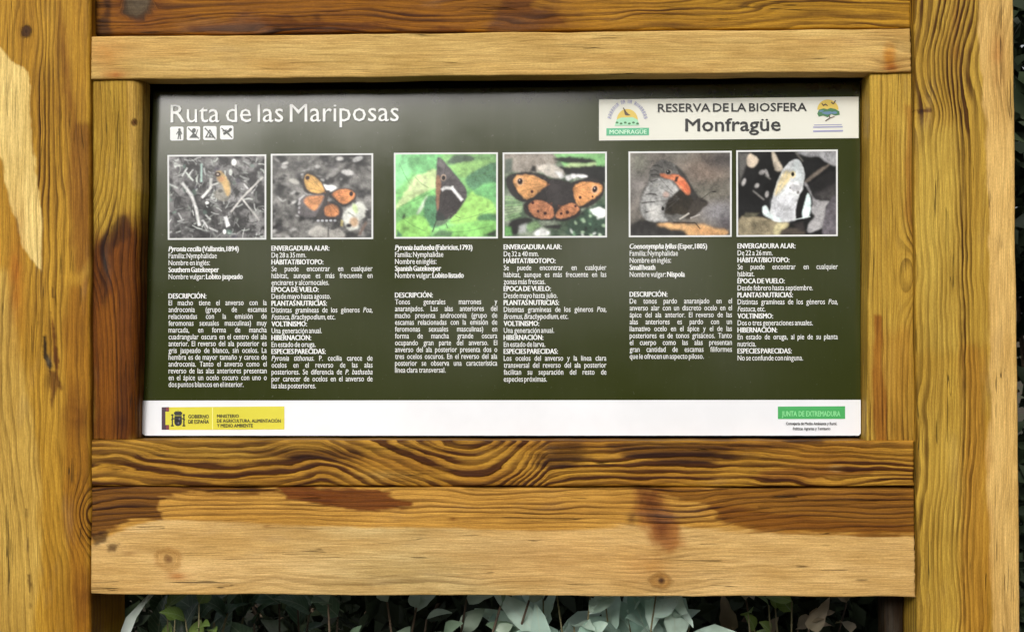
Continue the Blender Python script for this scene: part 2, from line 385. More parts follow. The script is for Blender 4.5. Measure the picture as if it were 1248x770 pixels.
def f_right_post(U, V):
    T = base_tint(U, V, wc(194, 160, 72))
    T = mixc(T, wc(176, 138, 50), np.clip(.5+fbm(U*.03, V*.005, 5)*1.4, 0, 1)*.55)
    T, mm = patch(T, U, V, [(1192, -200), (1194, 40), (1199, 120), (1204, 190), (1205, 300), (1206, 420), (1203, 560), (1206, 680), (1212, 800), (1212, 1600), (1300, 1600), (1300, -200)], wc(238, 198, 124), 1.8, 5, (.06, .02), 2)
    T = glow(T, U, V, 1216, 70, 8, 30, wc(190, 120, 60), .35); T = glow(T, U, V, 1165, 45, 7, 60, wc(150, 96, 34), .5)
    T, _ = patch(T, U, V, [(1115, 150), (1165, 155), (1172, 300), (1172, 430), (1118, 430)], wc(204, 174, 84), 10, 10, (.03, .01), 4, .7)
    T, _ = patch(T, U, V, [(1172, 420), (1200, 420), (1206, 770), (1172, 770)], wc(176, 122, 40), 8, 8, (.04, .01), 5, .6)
    wav = 9*np.sin((V-20)/42.)*np.exp(-((V-60)/110)**2)
    ac = U + fbm(U*.012, V*.006, 21)*14 + wav
    ac = bend(ac, U, V, 1128, 138, 22, 22, 1128, .5)
    ph = ac/6.8
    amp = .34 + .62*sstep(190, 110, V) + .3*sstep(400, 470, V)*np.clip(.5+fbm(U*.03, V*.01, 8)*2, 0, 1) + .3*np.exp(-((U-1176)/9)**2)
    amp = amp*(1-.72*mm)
    T, _ = patch(T, U, V, [(1112, 134), (1128, 133), (1135, 131), (1136, 136), (1120, 138)], wc(110, 62, 28), .8, 2, (.1, .2), 9, .85)
    T, _ = patch(T, U, V, [(1172, -50), (1173.4, 200), (1174.4, 520), (1176, 900), (1174.6, 900), (1172.8, 520), (1171.6, 200)], wc(96, 58, 22), .7, 1.5, (.2, .03), 10, .6)
    return T, ph, amp
def f_left_stile(U, V):
    T = base_tint(U, V, wc(184, 150, 60))
    T, m = patch(T, U, V, [(105, 300), (126, 286), (150, 268), (180, 255), (180, 545), (100, 545)], wc(124, 70, 16), 16, 18, (.06, .012), 1)
    T, _ = patch(T, U, V, [(156, 96), (180, 96), (180, 235), (160, 230)], wc(196, 160, 86), 3, 4, (.05, .02), 2, .8)
    T, _ = patch(T, U, V, [(142, 262), (156, 262), (156, 285), (136, 300), (128, 380), (120, 300)], DEEP, 4, 8, (.08, .04), 3, .75)
    T, _ = patch(T, U, V, [(118, 380), (138, 360), (146, 430), (140, 540), (118, 540)], wc(146, 90, 20), 6, 9, (.06, .01), 4, .65)
    T = glow(T, U, V, 150, 500, 9, 50, wc(88, 46, 14), .7)
    ac = U + fbm(U*.01, V*.006, 31)*9
    bow = np.exp(-((V-300)/60)**2); ac = ac + 24*bow*(1-sstep(112, 160, U))
    ac = bend(ac, U, V, 163, 149, 8, 14, 163, .6)
    ph = ac/5.6; amp = .62 - .35*sstep(150, 158, U)*sstep(300, 230, V) + .15*bow
    T, ph, amp = knot(T, ph, amp, U, V, 163.5, 149, 3.2, 4, wc(120, 80, 40), wc(70, 42, 18), 2)
    return T, ph, amp
def f_right_stile(U, V):
    T = base_tint(U, V, wc(196, 164, 76)); T = mixc(T, wc(180, 140, 50), np.clip(.5+fbm(U*.04, V*.006, 5)*1.4, 0, 1)*.5)
    T, _ = patch(T, U, V, [(1066, 384), (1074, 386), (1078, 460), (1082, 545), (1066, 545), (1064, 460)], wc(152, 88, 26), 3, 5, (.08, .02), 3, .8)
    T, _ = patch(T, U, V, [(1104, 130), (1114, 130), (1114, 300), (1103, 260)], wc(160, 106, 42), 4, 5, (.06, .02), 4, .6)
    T, _ = patch(T, U, V, [(1064, 410), (1112, 400), (1112, 545), (1064, 545)], wc(170, 116, 40), 12, 10, (.06, .02), 6, .45)
    ac = U + fbm(U*.012, V*.005, 41)*10 - 24*np.exp(-((V-332)/44)**2)*sstep(1086, 1112, U)
    ph = ac/6.; amp = .45 + .55*np.exp(-((V-332)/52)**2)*sstep(1094, 1104, U) + .35*sstep(470, 520, V)
    return T, ph, amp
def f_top_rail(U, V):
    T = base_tint(U, V, wc(226, 192, 124)); T = mixc(T, wc(224, 180, 110), np.clip(.5+fbm(U*.006, V*.05, 5)*1.6, 0, 1)*.6)
    T = glow(T, U, V, 128, 62, 20, 22, wc(214, 156, 84), .7); T = glow(T, U, V, 140, 92, 12, 5, wc(190, 110, 44), .7); T = glow(T, U, V, 1084, 66, 8, 16, wc(206, 140, 50), .75, p=2); T = glow(T, U, V, 1086, 82, 10, 5, wc(170, 100, 30), .7)
    ac = V + U*.010 + fbm(U*.006, V*.02, 51)*16 + 5*np.exp(-((U-1075)/26)**2)*np.sin((V-40)/9)
    ph = ac/9.; amp = .13 + .12*np.clip(fbm(U*.004, V*.03, 6)*2, 0, 1) + .3*np.exp(-((U-1085)/26)**2)
    return T, ph, amp
def f_top_plank(U, V):
    T = base_tint(U, V, wc(152, 98, 22)); T = mixc(T, wc(184, 142, 46), sstep(500, 1000, U)*.85)
    T, _ = patch(T, U, V, [(300, 16), (420, 22), (560, 40), (300, 44), (220, 34)], wc(112, 62, 16), 6, 16, (.02, .08), 3, .8)
    T, _ = patch(T, U, V, [(595, -60), (655, -60), (690, 34), (596, 36), (612, 8)], wc(120, 70, 18), 6, 12, (.03, .06), 4, .85)
    T, _ = patch(T, U, V, [(660, -60), (840, -60), (800, 20), (700, 24), (656, 6)], wc(182, 132, 44), 6, 12, (.02, .06), 5, .6)
    T, _ = patch(T, U, V, [(124, -60), (142, -60), (134, 30), (142, 44), (112, 44), (128, 20)], wc(54, 30, 10), 4, 9, (.05, .04), 6, .8)
    ac = V + U*.014 + fbm(U*.005, V*.02, 61)*26
    ac = bend(ac, U, V, 168, 6, 60, 30, 6, .7)
    ph = ac/7.5; amp = np.full(U.shape, .62)
    T = glow(T, U, V, 168, 6, 34, 26, wc(138, 78, 26), .8)
    T, ph, amp = knot(T, ph, amp, U, V, 167, 5, 18, 16, wc(98, 84, 76), wc(70, 42, 22), 5); T = glow(T, U, V, 168, 4, 9, 9, wc(120, 108, 102), .7)
    T = glow(T, U, V, 337, 34, 5, 2.5, wc(30, 18, 8), .9); T = glow(T, U, V, 386, 22, 5, 4, wc(88, 48, 14), .8)
    return T, ph, amp
def f_low_rail(U, V):
    T = base_tint(U, V, wc(186, 140, 54)); T = mixc(T, wc(160, 104, 34), np.clip(.5+fbm(U*.01, V*.05, 5)*1.4, 0, 1)*.55)
    T = mixc(T, wc(172, 138, 62), np.exp(-((U-300)/180)**2-((V-548)/14)**2)*.6)
    T, _ = patch(T, U, V, [(645, 552), (668, 541), (705, 540), (720, 556), (690, 570), (655, 566)], wc(84, 46, 14), 9, 14, (.015, .12), 3, .8)
    T, _ = patch(T, U, V, [(745, 540), (1000, 538), (900, 548), (860, 562), (800, 560), (760, 552)], wc(96, 54, 16), 6, 16, (.008, .16), 4, .8)
    T, _ = patch(T, U, V, [(300, 545), (345, 541), (440, 544), (440, 556), (380, 562), (310, 556)], wc(104, 60, 18), 7, 16, (.008, .16), 5, .7)
    T, _ = patch(T, U, V, [(930, 575), (1000, 568), (1060, 572), (1000, 582), (940, 590)], wc(150, 92, 40), 5, 10, (.01, .15), 6, .7)
    du = U-578; w_ = np.where(du < 0, 190., 92.)
    B = 58*np.maximum(0, 1-(np.abs(du)/w_)**2.)**1.35
    ac = (V-537) - B - .055*np.minimum(0, U-480)*sstep(250, 480, U)*-.4 + fbm(U*.007, V*.02, 71)*17 - 10*np.exp(-((U-250)/110)**2)
    spc = 8.2 + 5*np.exp(-((V-540)/14)**2)*np.exp(-((U-760)/600)**2)
    ph = np.where(ac < 6, (ac-6)/12.5, (ac-6)/7.6) + 40; amp = 1.15 + .2*np.exp(-(du/120)**2)
    T = glow(T, U, V, 1020, 571, 8, 3, wc(226, 200, 150), .8); T = glow(T, U, V, 470, 580, 30, 5, wc(224, 186, 110), .6)
    return T, ph, amp
def f_base_rail(U, V):
    T = base_tint(U, V, wc(238, 200, 138)); T = mixc(T, wc(202, 182, 136), np.exp(-((U-520)/150)**2)*.75); T = mixc(T, wc(226, 184, 116), np.clip(.5+fbm(U*.008, V*.03, 5)*1.6, 0, 1)*.6)
    T = mixc(T, wc(212, 160, 100), np.exp(-((U-640)/130)**2-((V-675)/40)**2)*.35)
    up = [(100, 585), (1125, 585), (1125, 652), (1000, 651), (880, 646), (820, 640), (760, 640), (700, 645), (580, 645), (440, 643), (320, 640), (250, 634), (195, 632), (150, 645), (118, 660), (100, 668)]
    T, mu = patch(T, U, V, up, wc(212, 160, 74), 2.5, 5, (.01, .16), 2, .95)
    T, b1 = patch(T, U, V, [(100, 585), (240, 585), (330, 594), (420, 604), (400, 612), (330, 602), (230, 600), (193, 608), (196, 632), (160, 634), (128, 645), (112, 656), (100, 660)], wc(128, 82, 26), 1.8, 7, (.018, .2), 3, .95)
    T, b2 = patch(T, U, V, [(340, 593), (462, 595), (470, 600), (488, 608), (502, 612), (505, 618), (496, 621), (462, 624), (425, 620), (350, 606)], wc(124, 66, 18), 1.8, 6, (.02, .2), 4, .95)
    T, b3 = patch(T, U, V, [(812, 592), (1125, 592), (1125, 651), (990, 650), (915, 645), (885, 638), (868, 622), (850, 612), (800, 600)], wc(150, 100, 32), 2, 7, (.015, .2), 5, .92)
    T, _ = patch(T, U, V, [(866, 612), (960, 625), (1120, 640), (1120, 652), (930, 646), (880, 636)], wc(136, 82, 20), 6, 8, (.02, .06), 6, .7)
    T, _ = patch(T, U, V, [(112, 652), (136, 644), (128, 660), (116, 664)], wc(74, 48, 30), 2, 4, (.09, .09), 7, .8)
    T, _ = patch(T, U, V, [(130, 664), (146, 662), (142, 670), (132, 672)], wc(84, 54, 36), 2, 4, (.09, .09), 8, .75)
    T = glow(T, U, V, 158, 674, 9, 3, wc(150, 104, 62), .6)
    ac = V + fbm(U*.006, V*.02, 81)*13 + U*.004
    ac = bend(ac, U, V, 205, 681, 60, 34, 681, .6); ac = bend(ac, U, V, 802, 640, 46, 60, 640, .4); ac = bend(ac, U, V, 806, 707, 40, 20, 707, .6)
    ac = ac - 16*np.exp(-((U-815)/60)**2)*sstep(660, 600, V)
    sp = np.where(mu > .5, 5.6, 8.5)
    ph = ac/6.6; amp = .10 + .55*mu + .2*(b1+b3) + .25*np.exp(-((U-812)/45)**2)
    amp = amp + .2*np.exp(-((U-530)/200)**2-((V-708)/12)**2) - .3*b2
    T = glow(T, U, V, 790, 690, 36, 18, wc(206, 152, 86), .5)
    T, _ = patch(T, U, V, [(776, 596), (800, 597), (812, 612), (826, 640), (831, 664), (816, 674), (792, 656), (776, 626)], wc(168, 108, 54), 10, 9, (.06, .05), 12, .9); T, _ = patch(T, U, V, [(780, 596), (797, 597), (806, 616), (812, 640), (800, 645), (786, 625)], wc(118, 66, 28), 10, 9, (.08, .04), 13, .75); T = glow(T, U, V, 806, 645, 12, 16, wc(122, 66, 34), .6)
    T = glow(T, U, V, 770, 632, 5, 7, wc(110, 70, 40), .8)
    T, ph, amp = knot(T, ph, amp, U, V, 205, 681, 15, 13, wc(204, 160, 98), wc(180, 128, 72), 4.5, .6); T = glow(T, U, V, 205, 681, 5, 5, wc(110, 66, 40), .9)
    T = glow(T, U, V, 217, 702, 14, 5, wc(188, 130, 78), .7)
    T, ph, amp = knot(T, ph, amp, U, V, 806, 707, 12, 9, wc(186, 136, 72), wc(150, 100, 48), 4, .65); T = glow(T, U, V, 806, 707, 4, 4, wc(84, 46, 24), .9)
    for x, y in ((552, 632), (325, 641)): T = glow(T, U, V, x, y, 5, 1.6, wc(140, 88, 34), .8)
    return T, np.clip(ph, -1e4, 1e4), np.clip(amp, 0, 1.1)
GZ = 414+ZC*1000+15
board_mesh('post', [(-16, -260), (109.5, -260), (111, GZ), (-16, GZ)], -.004, .12, f_left_post, 2.0, False, 5, seed=1)
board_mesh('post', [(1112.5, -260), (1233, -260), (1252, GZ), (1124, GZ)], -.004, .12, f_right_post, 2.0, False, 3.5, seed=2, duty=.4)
board_mesh('plank', [(111, -230), (1110, -230), (1109.5, 34), (111, 43)], .014, .045, f_top_plank, 2.6, True, 3, seed=3, duty=.5)
board_mesh('rail', [(110.5, 44.5), (1109.5, 34.5), (1110.5, 87.5), (110.5, 97)], 0, .030, f_top_rail, 1.9, True, 2.5, seed=4)
board_mesh('stile', [(110.5, 98), (172, 97.5), (165, 535.2), (110, 535.2)], .005, .034, f_left_stile, 1.6, False, 3, seed=5, rr=(2, 13, 1, 1))
board_mesh('stile', [(1061, 89), (1111, 88.5), (1114.5, 537.0), (1056, 537.0)], .005, .06, f_right_stile, 1.6, False, 3, seed=6, rr=(3, 2, 1, 1))
board_mesh('rail', [(110, 535.6), (1114, 537.2), (1115, 593), (109.5, 592)], .001, .075, f_low_rail, 1.8, True, 3.2, seed=7, duty=.55)
board_mesh('rail', [(109.5, 593.8), (1115, 595), (1116, 727.5), (109, 723.5)], 0, .045, f_base_rail, 1.9, True, 2.2, seed=8)
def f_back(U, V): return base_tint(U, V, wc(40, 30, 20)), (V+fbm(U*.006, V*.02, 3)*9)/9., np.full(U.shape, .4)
board_mesh('shade_backing_board', [(128, 30), (1100, 20), (1100, 620), (128, 620)], .060, .018, f_back, 8, True, 2, seed=11)  # board added behind the gap, coloured near black to stand for shade
def f_shade_strip(U, V): return base_tint(U, V, wc(44, 30, 16)), (U+fbm(U*.01, V*.006, 3)*9)/6., np.full(U.shape, .5)
board_mesh('shade_strip', [(1078, 640), (1101, 640), (1103, 1100), (1078, 1100)], .0475, .03, f_shade_strip, 4, False, 2, seed=9)  # added dark strip standing in for shade on the right post's inner face
# ------------------------------------------------------------------ the printed panel
YB, YT = .030, .047                                # the panel leans back: deeper at its top
pb0, pb1, pt0 = at(173, 531, YB), at(1049, 531, YB), at(187, 108, YT)
PN = np.cross(pb1-pb0, pt0-pb0); PN /= np.linalg.norm(PN); PN = PN if PN[1] < 0 else -PN   # towards the camera
EX = (pb1-pb0)/np.linalg.norm(pb1-pb0); EY = np.cross(PN, EX); EY = EY if EY[2] > 0 else -EY
ZTOP = float(pt0[2])
LIFT = .00035
def pp(px, py, layer=0): return on_plane(px, py, pb0+PN*LIFT*layer, PN)
def sheet(name, pts, mat, layer, parent, thick=None, flat=None):
    """a printed flat shape: polygon in photo pixels on the panel's plane, drawn as a thin film"""
    P = np.array([pp(x, y, layer) for x, y in pts])-BLOC
    n = len(P)
    if thick:
        Q = P - PN*thick
        return mesh_np(name, np.concatenate([P, Q]), [list(range(n))[::-1] if False else list(range(n)), list(range(2*n-1, n-1, -1))] + [[i, (i+1) % n, n+(i+1) % n, n+i] for i in range(n)], mat, parent)
    return mesh_np(name, P, [list(range(n))], mat, parent)
def rrect(x0, y0, x1, y1, r=1.5, k=4, skew=0.):
    out = []
    for cx, cy, a0 in ((x1-r, y1-r, 0), (x0+r, y1-r, 90), (x0+r, y0+r, 180), (x1-r, y0+r, 270)):
        for i in range(k+1):
            a_ = math.radians(a0+90*i/k); out.append((cx+r*math.cos(a_), cy+r*math.sin(a_)))
    return [(x, y+skew*(x-x0)) for x, y in out][::-1]
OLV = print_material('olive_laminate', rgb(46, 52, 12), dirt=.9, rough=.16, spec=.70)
WHT = print_material('white_print', (.80, .81, .84), rough=.36)
CRM = print_material('cream_print', (.70, .70, .62), rough=.4)
LET = print_material('white_ink', (.78, .79, .77), rough=.4)
LEG = print_material('pale_ink', (.55, .57, .52), rough=.4)
BLK = print_material('black_ink', (.014, .014, .014), rough=.4)
def ink(name, r, g, b): return print_material(name, tuple(rgb(r, g, b)), rough=.4)
PANEL = sheet('panel', [(187, 112), (620, 107), (1048, 100), (1049, 528), (1046.5, 531), (176, 531), (173.2, 528), (174, 480)], OLV, 0, BOARD, thick=.005)
PANEL['label'] = 'olive printed panel of butterfly photographs and white text'
sheet('footer_strip', [(173.6, 488), (1049, 487), (1049, 528), (1046.5, 530.6), (176.5, 530.6), (173.4, 528)], WHT, 1, PANEL)
sheet('header_label', [(730, 121.5), (1046.5, 118), (1046.5, 168.5), (730, 171.5)], CRM, 1, PANEL)

# --- lettering
WORDS = {}; JOBS = []
def seg_words(s):
    """'plain *bold* plain' -> [(word, bold, italic)]; ~word is italic"""
    out, bold = [], False
    for w_ in s.split(' '):
        it = False; st = w_
        if st.startswith('*'): bold = True; st = st[1:]
        end = st.endswith('*')
        if end: st = st[:-1]
        if st.startswith('~'): it = True; st = st[1:]
        out.append((st, bold, it))
        if end: bold = False
    return out
def text(block, s, x0, y, size, x1=None, just=False, kx=.7, align='L', mat=None, weight=0.0, mono=False, slope=None, kern=1.):
    JOBS.append(dict(block=block, words=seg_words(s), x0=x0, y=y, size=size, x1=x1, just=just, kx=kx, align=align, mat=mat, weight=weight, slope=slope))
    for w_ in seg_words(s): WORDS[(*w_, weight)] = None
SL = -.0056                                       # lines climb slightly to the right at the panel's top
def slope_at(y): return SL*np.clip((520-y)/330, 0, 1.2)
HD = '*DESCRIPCIÓN:*'
H2 = ['*ENVERGADURA ALAR:*', '*HÁBITAT/BIOTOPO:*', '*ÉPOCA DE VUELO:*', '*PLANTAS NUTRICIAS:*', '*VOLTINISMO:*', '*HIBERNACIÓN:*', '*ESPECIES PARECIDAS:*']
cols = [
 (205.5, 325, 306.5, 8.45, ['*~Pyronia ~cecilia (Vallantin, 1894)*', 'Familia: Nymphalidae', 'Nombre en inglés:', '*Southern Gatekeeper*', 'Nombre vulgar: *Lobito jaspeado*']),
 (205.5, 325, 363.8, 8.28, [HD, '|El macho tiene el anverso con la', '|androconia (grupo de escamas', '|relacionadas con la emisión de', '|feromonas sexuales masculinas) muy', '|marcada, en forma de mancha', '|cuadrangular oscura en el centro del ala', '|anterior. El reverso del ala posterior es', '|gris jaspeado de blanco, sin ocelos. La', '|hembra es de mayor tamaño y carece de', '|androconia. Tanto el anverso como el', '|reverso de las alas anteriores presentan', '|en el ápice un ocelo oscuro con uno o', 'dos puntos blancos en el interior.']),
 (331, 454, 305.6, 8.37, [H2[0], 'De 28 a 35 mm.', H2[1], '|Se puede encontrar en cualquier', '|hábitat, aunque es más frecuente en', 'encinares y alcornocales.', H2[2], 'Desde mayo hasta agosto.', H2[3], '|Distintas gramíneas de los géneros ~Poa,', '~Festuca, ~Brachypodium, etc.', H2[4], 'Una generación anual.', H2[5], 'En estado de oruga.', H2[6], '|~Pyronia ~tithonus. P. cecilia carece de', '|ocelos en el reverso de las alas', '|posteriores. Se diferencia de ~P. ~bathseba', '|por carecer de ocelos en el anverso de', 'las alas posteriores.']),
 (481.5, 606, 304.8, 8.5, ['*~Pyronia ~bathseba (Fabricius, 1793)*', 'Familia: Nymphalidae', 'Nombre en inglés:', '*Spanish Gatekeeper*', 'Nombre vulgar: *Lobito listado*']),
 (481.5, 606, 362.6, 8.3, [HD, '|Tonos generales marrones y', '|anaranjados. Las alas anteriores del', '|macho presenta androconia (grupo de', '|escamas relacionadas con la emisión de', '|feromonas sexuales masculinas) en', '|forma de mancha grande oscura', '|ocupando gran parte del anverso. El', '|anverso del ala posterior presenta dos o', '|tres ocelos oscuros. En el reverso del ala', '|posterior se observa una característica', 'línea clara transversal.']),
 (614, 739, 304, 8.47, [H2[0], 'De 32 a 40 mm.', H2[1], '|Se puede encontrar en cualquier', '|hábitat, aunque es más frecuente en las', 'zonas más frescas.', H2[2], 'Desde mayo hasta julio.', H2[3], '|Distintas gramíneas de los géneros ~Poa,', '~Bromus, ~Brachypodium, etc.', H2[4], 'Una generación anual.', H2[5], 'En estado de larva.', H2[6], '|Los ocelos del anverso y la línea clara', '|transversal del reverso del ala posterior', '|facilitan su separación del resto de', 'especies próximas.']),
 (767.5, 892, 303.3, 8.55, ['*~Coenonympha ~lyllus (Esper, 1805)*', 'Familia: Nymphalidae', 'Nombre en inglés:', '*Small heath*', 'Nombre vulgar: *Níspola*']),
 (767.5, 892, 361.6, 8.4, [HD, '|De tonos pardo anaranjado en el', '|anverso alar con un discreto ocelo en el', '|ápice del ala anterior. El reverso de las', '|alas anteriores es pardo con un', '|llamativo ocelo en el ápice y el de las', '|posteriores es de tonos grisáceos. Tanto', '|el cuerpo como las alas presentan', '|gran cantidad de escamas filiformes', 'que le ofrecen un aspecto piloso.']),
 (899, 1021, 302.8, 8.52, [H2[0], 'De 22 a 26 mm.', H2[1], '|Se puede encontrar en cualquier', 'hábitat.', H2[2], 'Desde febrero hasta septiembre.', H2[3], '|Distintas gramíneas de los géneros ~Poa,', '~Festuca, etc.', H2[4], 'Dos o tres generaciones anuales.', H2[5], '|En estado de oruga, al pie de su planta', 'nutricia.', H2[6], 'No se confunde con ninguna.']),
]
for bi, (x0, x1, y0, dy, lines) in enumerate(cols):
    for k, s in enumerate(lines):
        j = s.startswith('|'); text('body_text_%d' % bi, s.lstrip('|'), x0, y0+dy*k, 8.9, x1, j, .80)
text('title', 'Ruta de las Mariposas', 208, 149.5, 31, 486, True, .72, weight=0.0)
text('reserve', '*RESERVA DE LA BIOSFERA*', 802, 136.5, 14.2, 983, True, .78, mat='BLK')
text('reserve', '*Monfragüe*', 835.5, 160, 21.5, 951, True, .84, mat='BLK')
text('govt', 'GOBIERNO', 229.5, 509.5, 6.4, 254.5, True, .6, mat='BLK', weight=.01); text('govt', 'DE ESPAÑA', 229.5, 515.8, 6.4, 254.5, True, .6, mat='BLK', weight=.01)
text('govt', 'MINISTERIO', 264.5, 508.8, 5.9, 291, True, .6, mat='BLK', weight=.01); text('govt', 'DE AGRICULTURA, ALIMENTACIÓN', 264.5, 514.6, 5.9, 342, True, .55, mat='BLK', weight=.01); text('govt', 'Y MEDIO AMBIENTE', 264.5, 520.4, 5.9, 308, True, .55, mat='BLK', weight=.01)
text('junta', '*JUNTA DE EXTREMADURA*', 953, 507, 9.0, 1024, True, .5, mat='MINT')
text('counsel', 'Consejería de Medio Ambiente y Rural,', 958, 517.6, 4.8, 1020, True, .55, mat='BLK', weight=.012)
text('counsel', 'Políticas Agrarias y Territorio', 966.5, 523.8, 4.8, 1012, True, .55, mat='BLK', weight=.012)
text('monf', '*MONFRAGÜE*', 743, 163.4, 7.0, 788, True, .7, mat='MINT2')

tmp = []
for key in WORDS:
    w_, bold, it, wt = key
    cu = bpy.data.curves.new('w', 'FONT'); cu.body = w_; cu.size = 1; cu.resolution_u = 2; cu.fill_mode = 'FRONT'
    cu.shear = .22 if it else 0
    o = bpy.data.objects.new('w', cu); COL.objects.link(o); tmp.append((key, o, cu))
cu = bpy.data.curves.new('w', 'FONT'); cu.body = 'x'; cu.size = 1; XO = bpy.data.objects.new('w', cu); COL.objects.link(XO)
bpy.context.view_layer.update(); dg = bpy.context.evaluated_depsgraph_get()
XH = max(v_.co.y for v_ in XO.evaluated_get(dg).to_mesh().vertices); bpy.data.objects.remove(XO)
for key, o, cu in tmp:
    ev = o.evaluated_get(dg); me = ev.to_mesh()
    co = np.empty(len(me.vertices)*3, np.float32); me.vertices.foreach_get('co', co)
    c2 = co.reshape(-1, 3)[:, :2].astype(float)
    if key[0] != key[0].upper():                       # taller small letters, as in the panel's typeface
        y_ = c2[:, 1]; c2[:, 1] = np.where(y_ < 0, y_, np.where(y_ < XH, y_*1.14, XH*1.14+(y_-XH)*(.74-XH*1.14)/(.74-XH)))
    WORDS[key] = (c2, [tuple(p.vertices) for p in me.polygons]); ev.to_mesh_clear()
for key, o, cu in tmp: bpy.data.objects.remove(o); bpy.data.curves.remove(cu)
MINT = ink('mint_ink', 146, 222, 156); MINT2 = ink('pale_mint_ink', 206, 240, 214)
MATS = {None: LET, 'BLK': BLK, 'MINT': MINT, 'MINT2': MINT2}
BL = {}
for J in JOBS:
    ws = []
    for w_ in J['words']:
        co, fa = WORDS[(*w_, J['weight'])]; lo = co[:, 0].min(); ws.append((co, fa, co[:, 0].max()-lo, lo))
    kx = J['kx']; tot = sum(q[2] for q in ws); ng = len(ws)-1; size = J['size']
    if J['just'] and ng:
        Wd = J['x1']-J['x0']; gapmin = .16*size
        kx = min(kx, (Wd-gapmin*ng)/(tot*size)) if J['block'].startswith('body') else (Wd-.26*size*ng)/(tot*size)
        gap = (Wd-tot*size*kx)/ng
    elif J['just']: kx = (J['x1']-J['x0'])/(tot*size); gap = 0
    else: gap = .19*size
    bold_any = J['words'][0][1]; sl_ = slope_at(J['y'])
    x = J['x0']; key = (J['block'], J['mat'])
    B = BL.setdefault(key, ([], [], [0]))
    for bo, (co, fa, wd, lo) in zip(J['words'], ws):
        X = x + (co[:, 0]-lo)*size*kx; Y = J['y'] - co[:, 1]*size
        Y = Y + sl_*(X-J['x0'])
        # heavier strokes: the letter printed over itself with a small offset
        d_ = size*(((.032 if J['block'].startswith('body') else .020) if bo[1] else (.001 if J['block'] == 'title' else .007)) + J['weight'])
        for q, (ox, oy) in enumerate(((0, 0), (-d_, 0), (d_, 0), (0, d_), (0, -d_)) if not J['block'].startswith('body') else ((-d_, 0), (d_, 0))):
            B[0].append(pp(X+ox, Y+oy*.7, 3+q*.25)-BLOC); B[1].extend([tuple(i+B[2][0] for i in f) for f in fa]); B[2][0] += len(co)
        x += wd*size*kx + gap
for (blk, mt), (vs, fs, _) in BL.items():
    mesh_np('lettering', np.concatenate(vs), fs, MATS[mt], PANEL)

# --- pictograms under the title
PIC = print_material('pictogram_white', (.74, .75, .74), rough=.4); PG = print_material('pictogram_grey', tuple(rgb(70, 74, 70)), rough=.4)
def multi(name, polys, mat, layer):
    V_, F_, k = [], [], 0
    for p in polys:
        V_ += [pp(x, y, layer)-BLOC for x, y in p]; F_.append(list(range(k, k+len(p)))); k += len(p)
    return mesh_np(name, np.array(V_), F_, mat, PANEL)
def ellp(cx, cy, rx, ry, n=14, rot=0, a0=0, a1=360):
    r_ = math.radians(rot); out = []
    m = n if a1-a0 >= 360 else n+1
    for i in range(m):
        t = math.radians(a0+(a1-a0)*i/n); x, y = rx*math.cos(t), ry*math.sin(t)
        out.append((cx+x*math.cos(r_)-y*math.sin(r_), cy+x*math.sin(r_)+y*math.cos(r_)))
    return out
def bar(x0, y0, x1, y1, w_):
    dx, dy = x1-x0, y1-y0; L = math.hypot(dx, dy); nx, ny = -dy/L*w_/2, dx/L*w_/2
    return [(x0+nx, y0+ny), (x1+nx, y1+ny), (x1-nx, y1-ny), (x0-nx, y0-ny)]
for q, (x, y) in enumerate(((207.3, 154.5), (227.6, 154.1), (247.6, 153.8), (268.2, 153.2))):
    p = sheet('pictogram', rrect(x, y, x+16.4, y+17, 2), PIC, 1, PANEL)
    c = {0: [ellp(x+11.4, y+3.6, 1.6, 1.6), bar(x+11.3, y+5, x+11.3, y+10.5, 3.4), bar(x+10.6, y+10, x+9.6, y+15.3, 1.4), bar(x+12, y+10, x+12.6, y+15.3, 1.4), bar(x+9.8, y+6, x+7.6, y+9.5, 1.1), bar(x+13, y+6, x+14.4, y+9.5, 1.1)],
         1: [ellp(x+8.6, y+5.2, 2.4, 3, rot=20), [(x+3, y+14), (x+8, y+8), (x+13.4, y+14)], bar(x+1.6, y+2, x+14.8, y+15, 1.5), bar(x+11, y+10.5, x+13.5, y+4, 1.1)],
         2: [bar(x+3, y+14, x+8.4, y+4.4, 1.4), bar(x+8, y+4.4, x+13.4, y+14, 1.4), bar(x+2.6, y+13.6, x+13.8, y+13.6, 1.3), [(x+6.6, y+13.4), (x+8.2, y+8.6), (x+9.8, y+13.4)], bar(x+2, y+2.4, x+15, y+15.6, 1.5)],
         3: [bar(x+1.6, y+3, x+14.8, y+14.8, 1.5), bar(x+4, y+10.4, x+13.4, y+5, 3), ellp(x+12.8, y+4.4, 2, 1.6), bar(x+3, y+7, x+8, y+5.4, 1.4), bar(x+10, y+9, x+12, y+11.8, 1.1)]}[q]
    multi('pictogram_symbol', c, PG, 2)

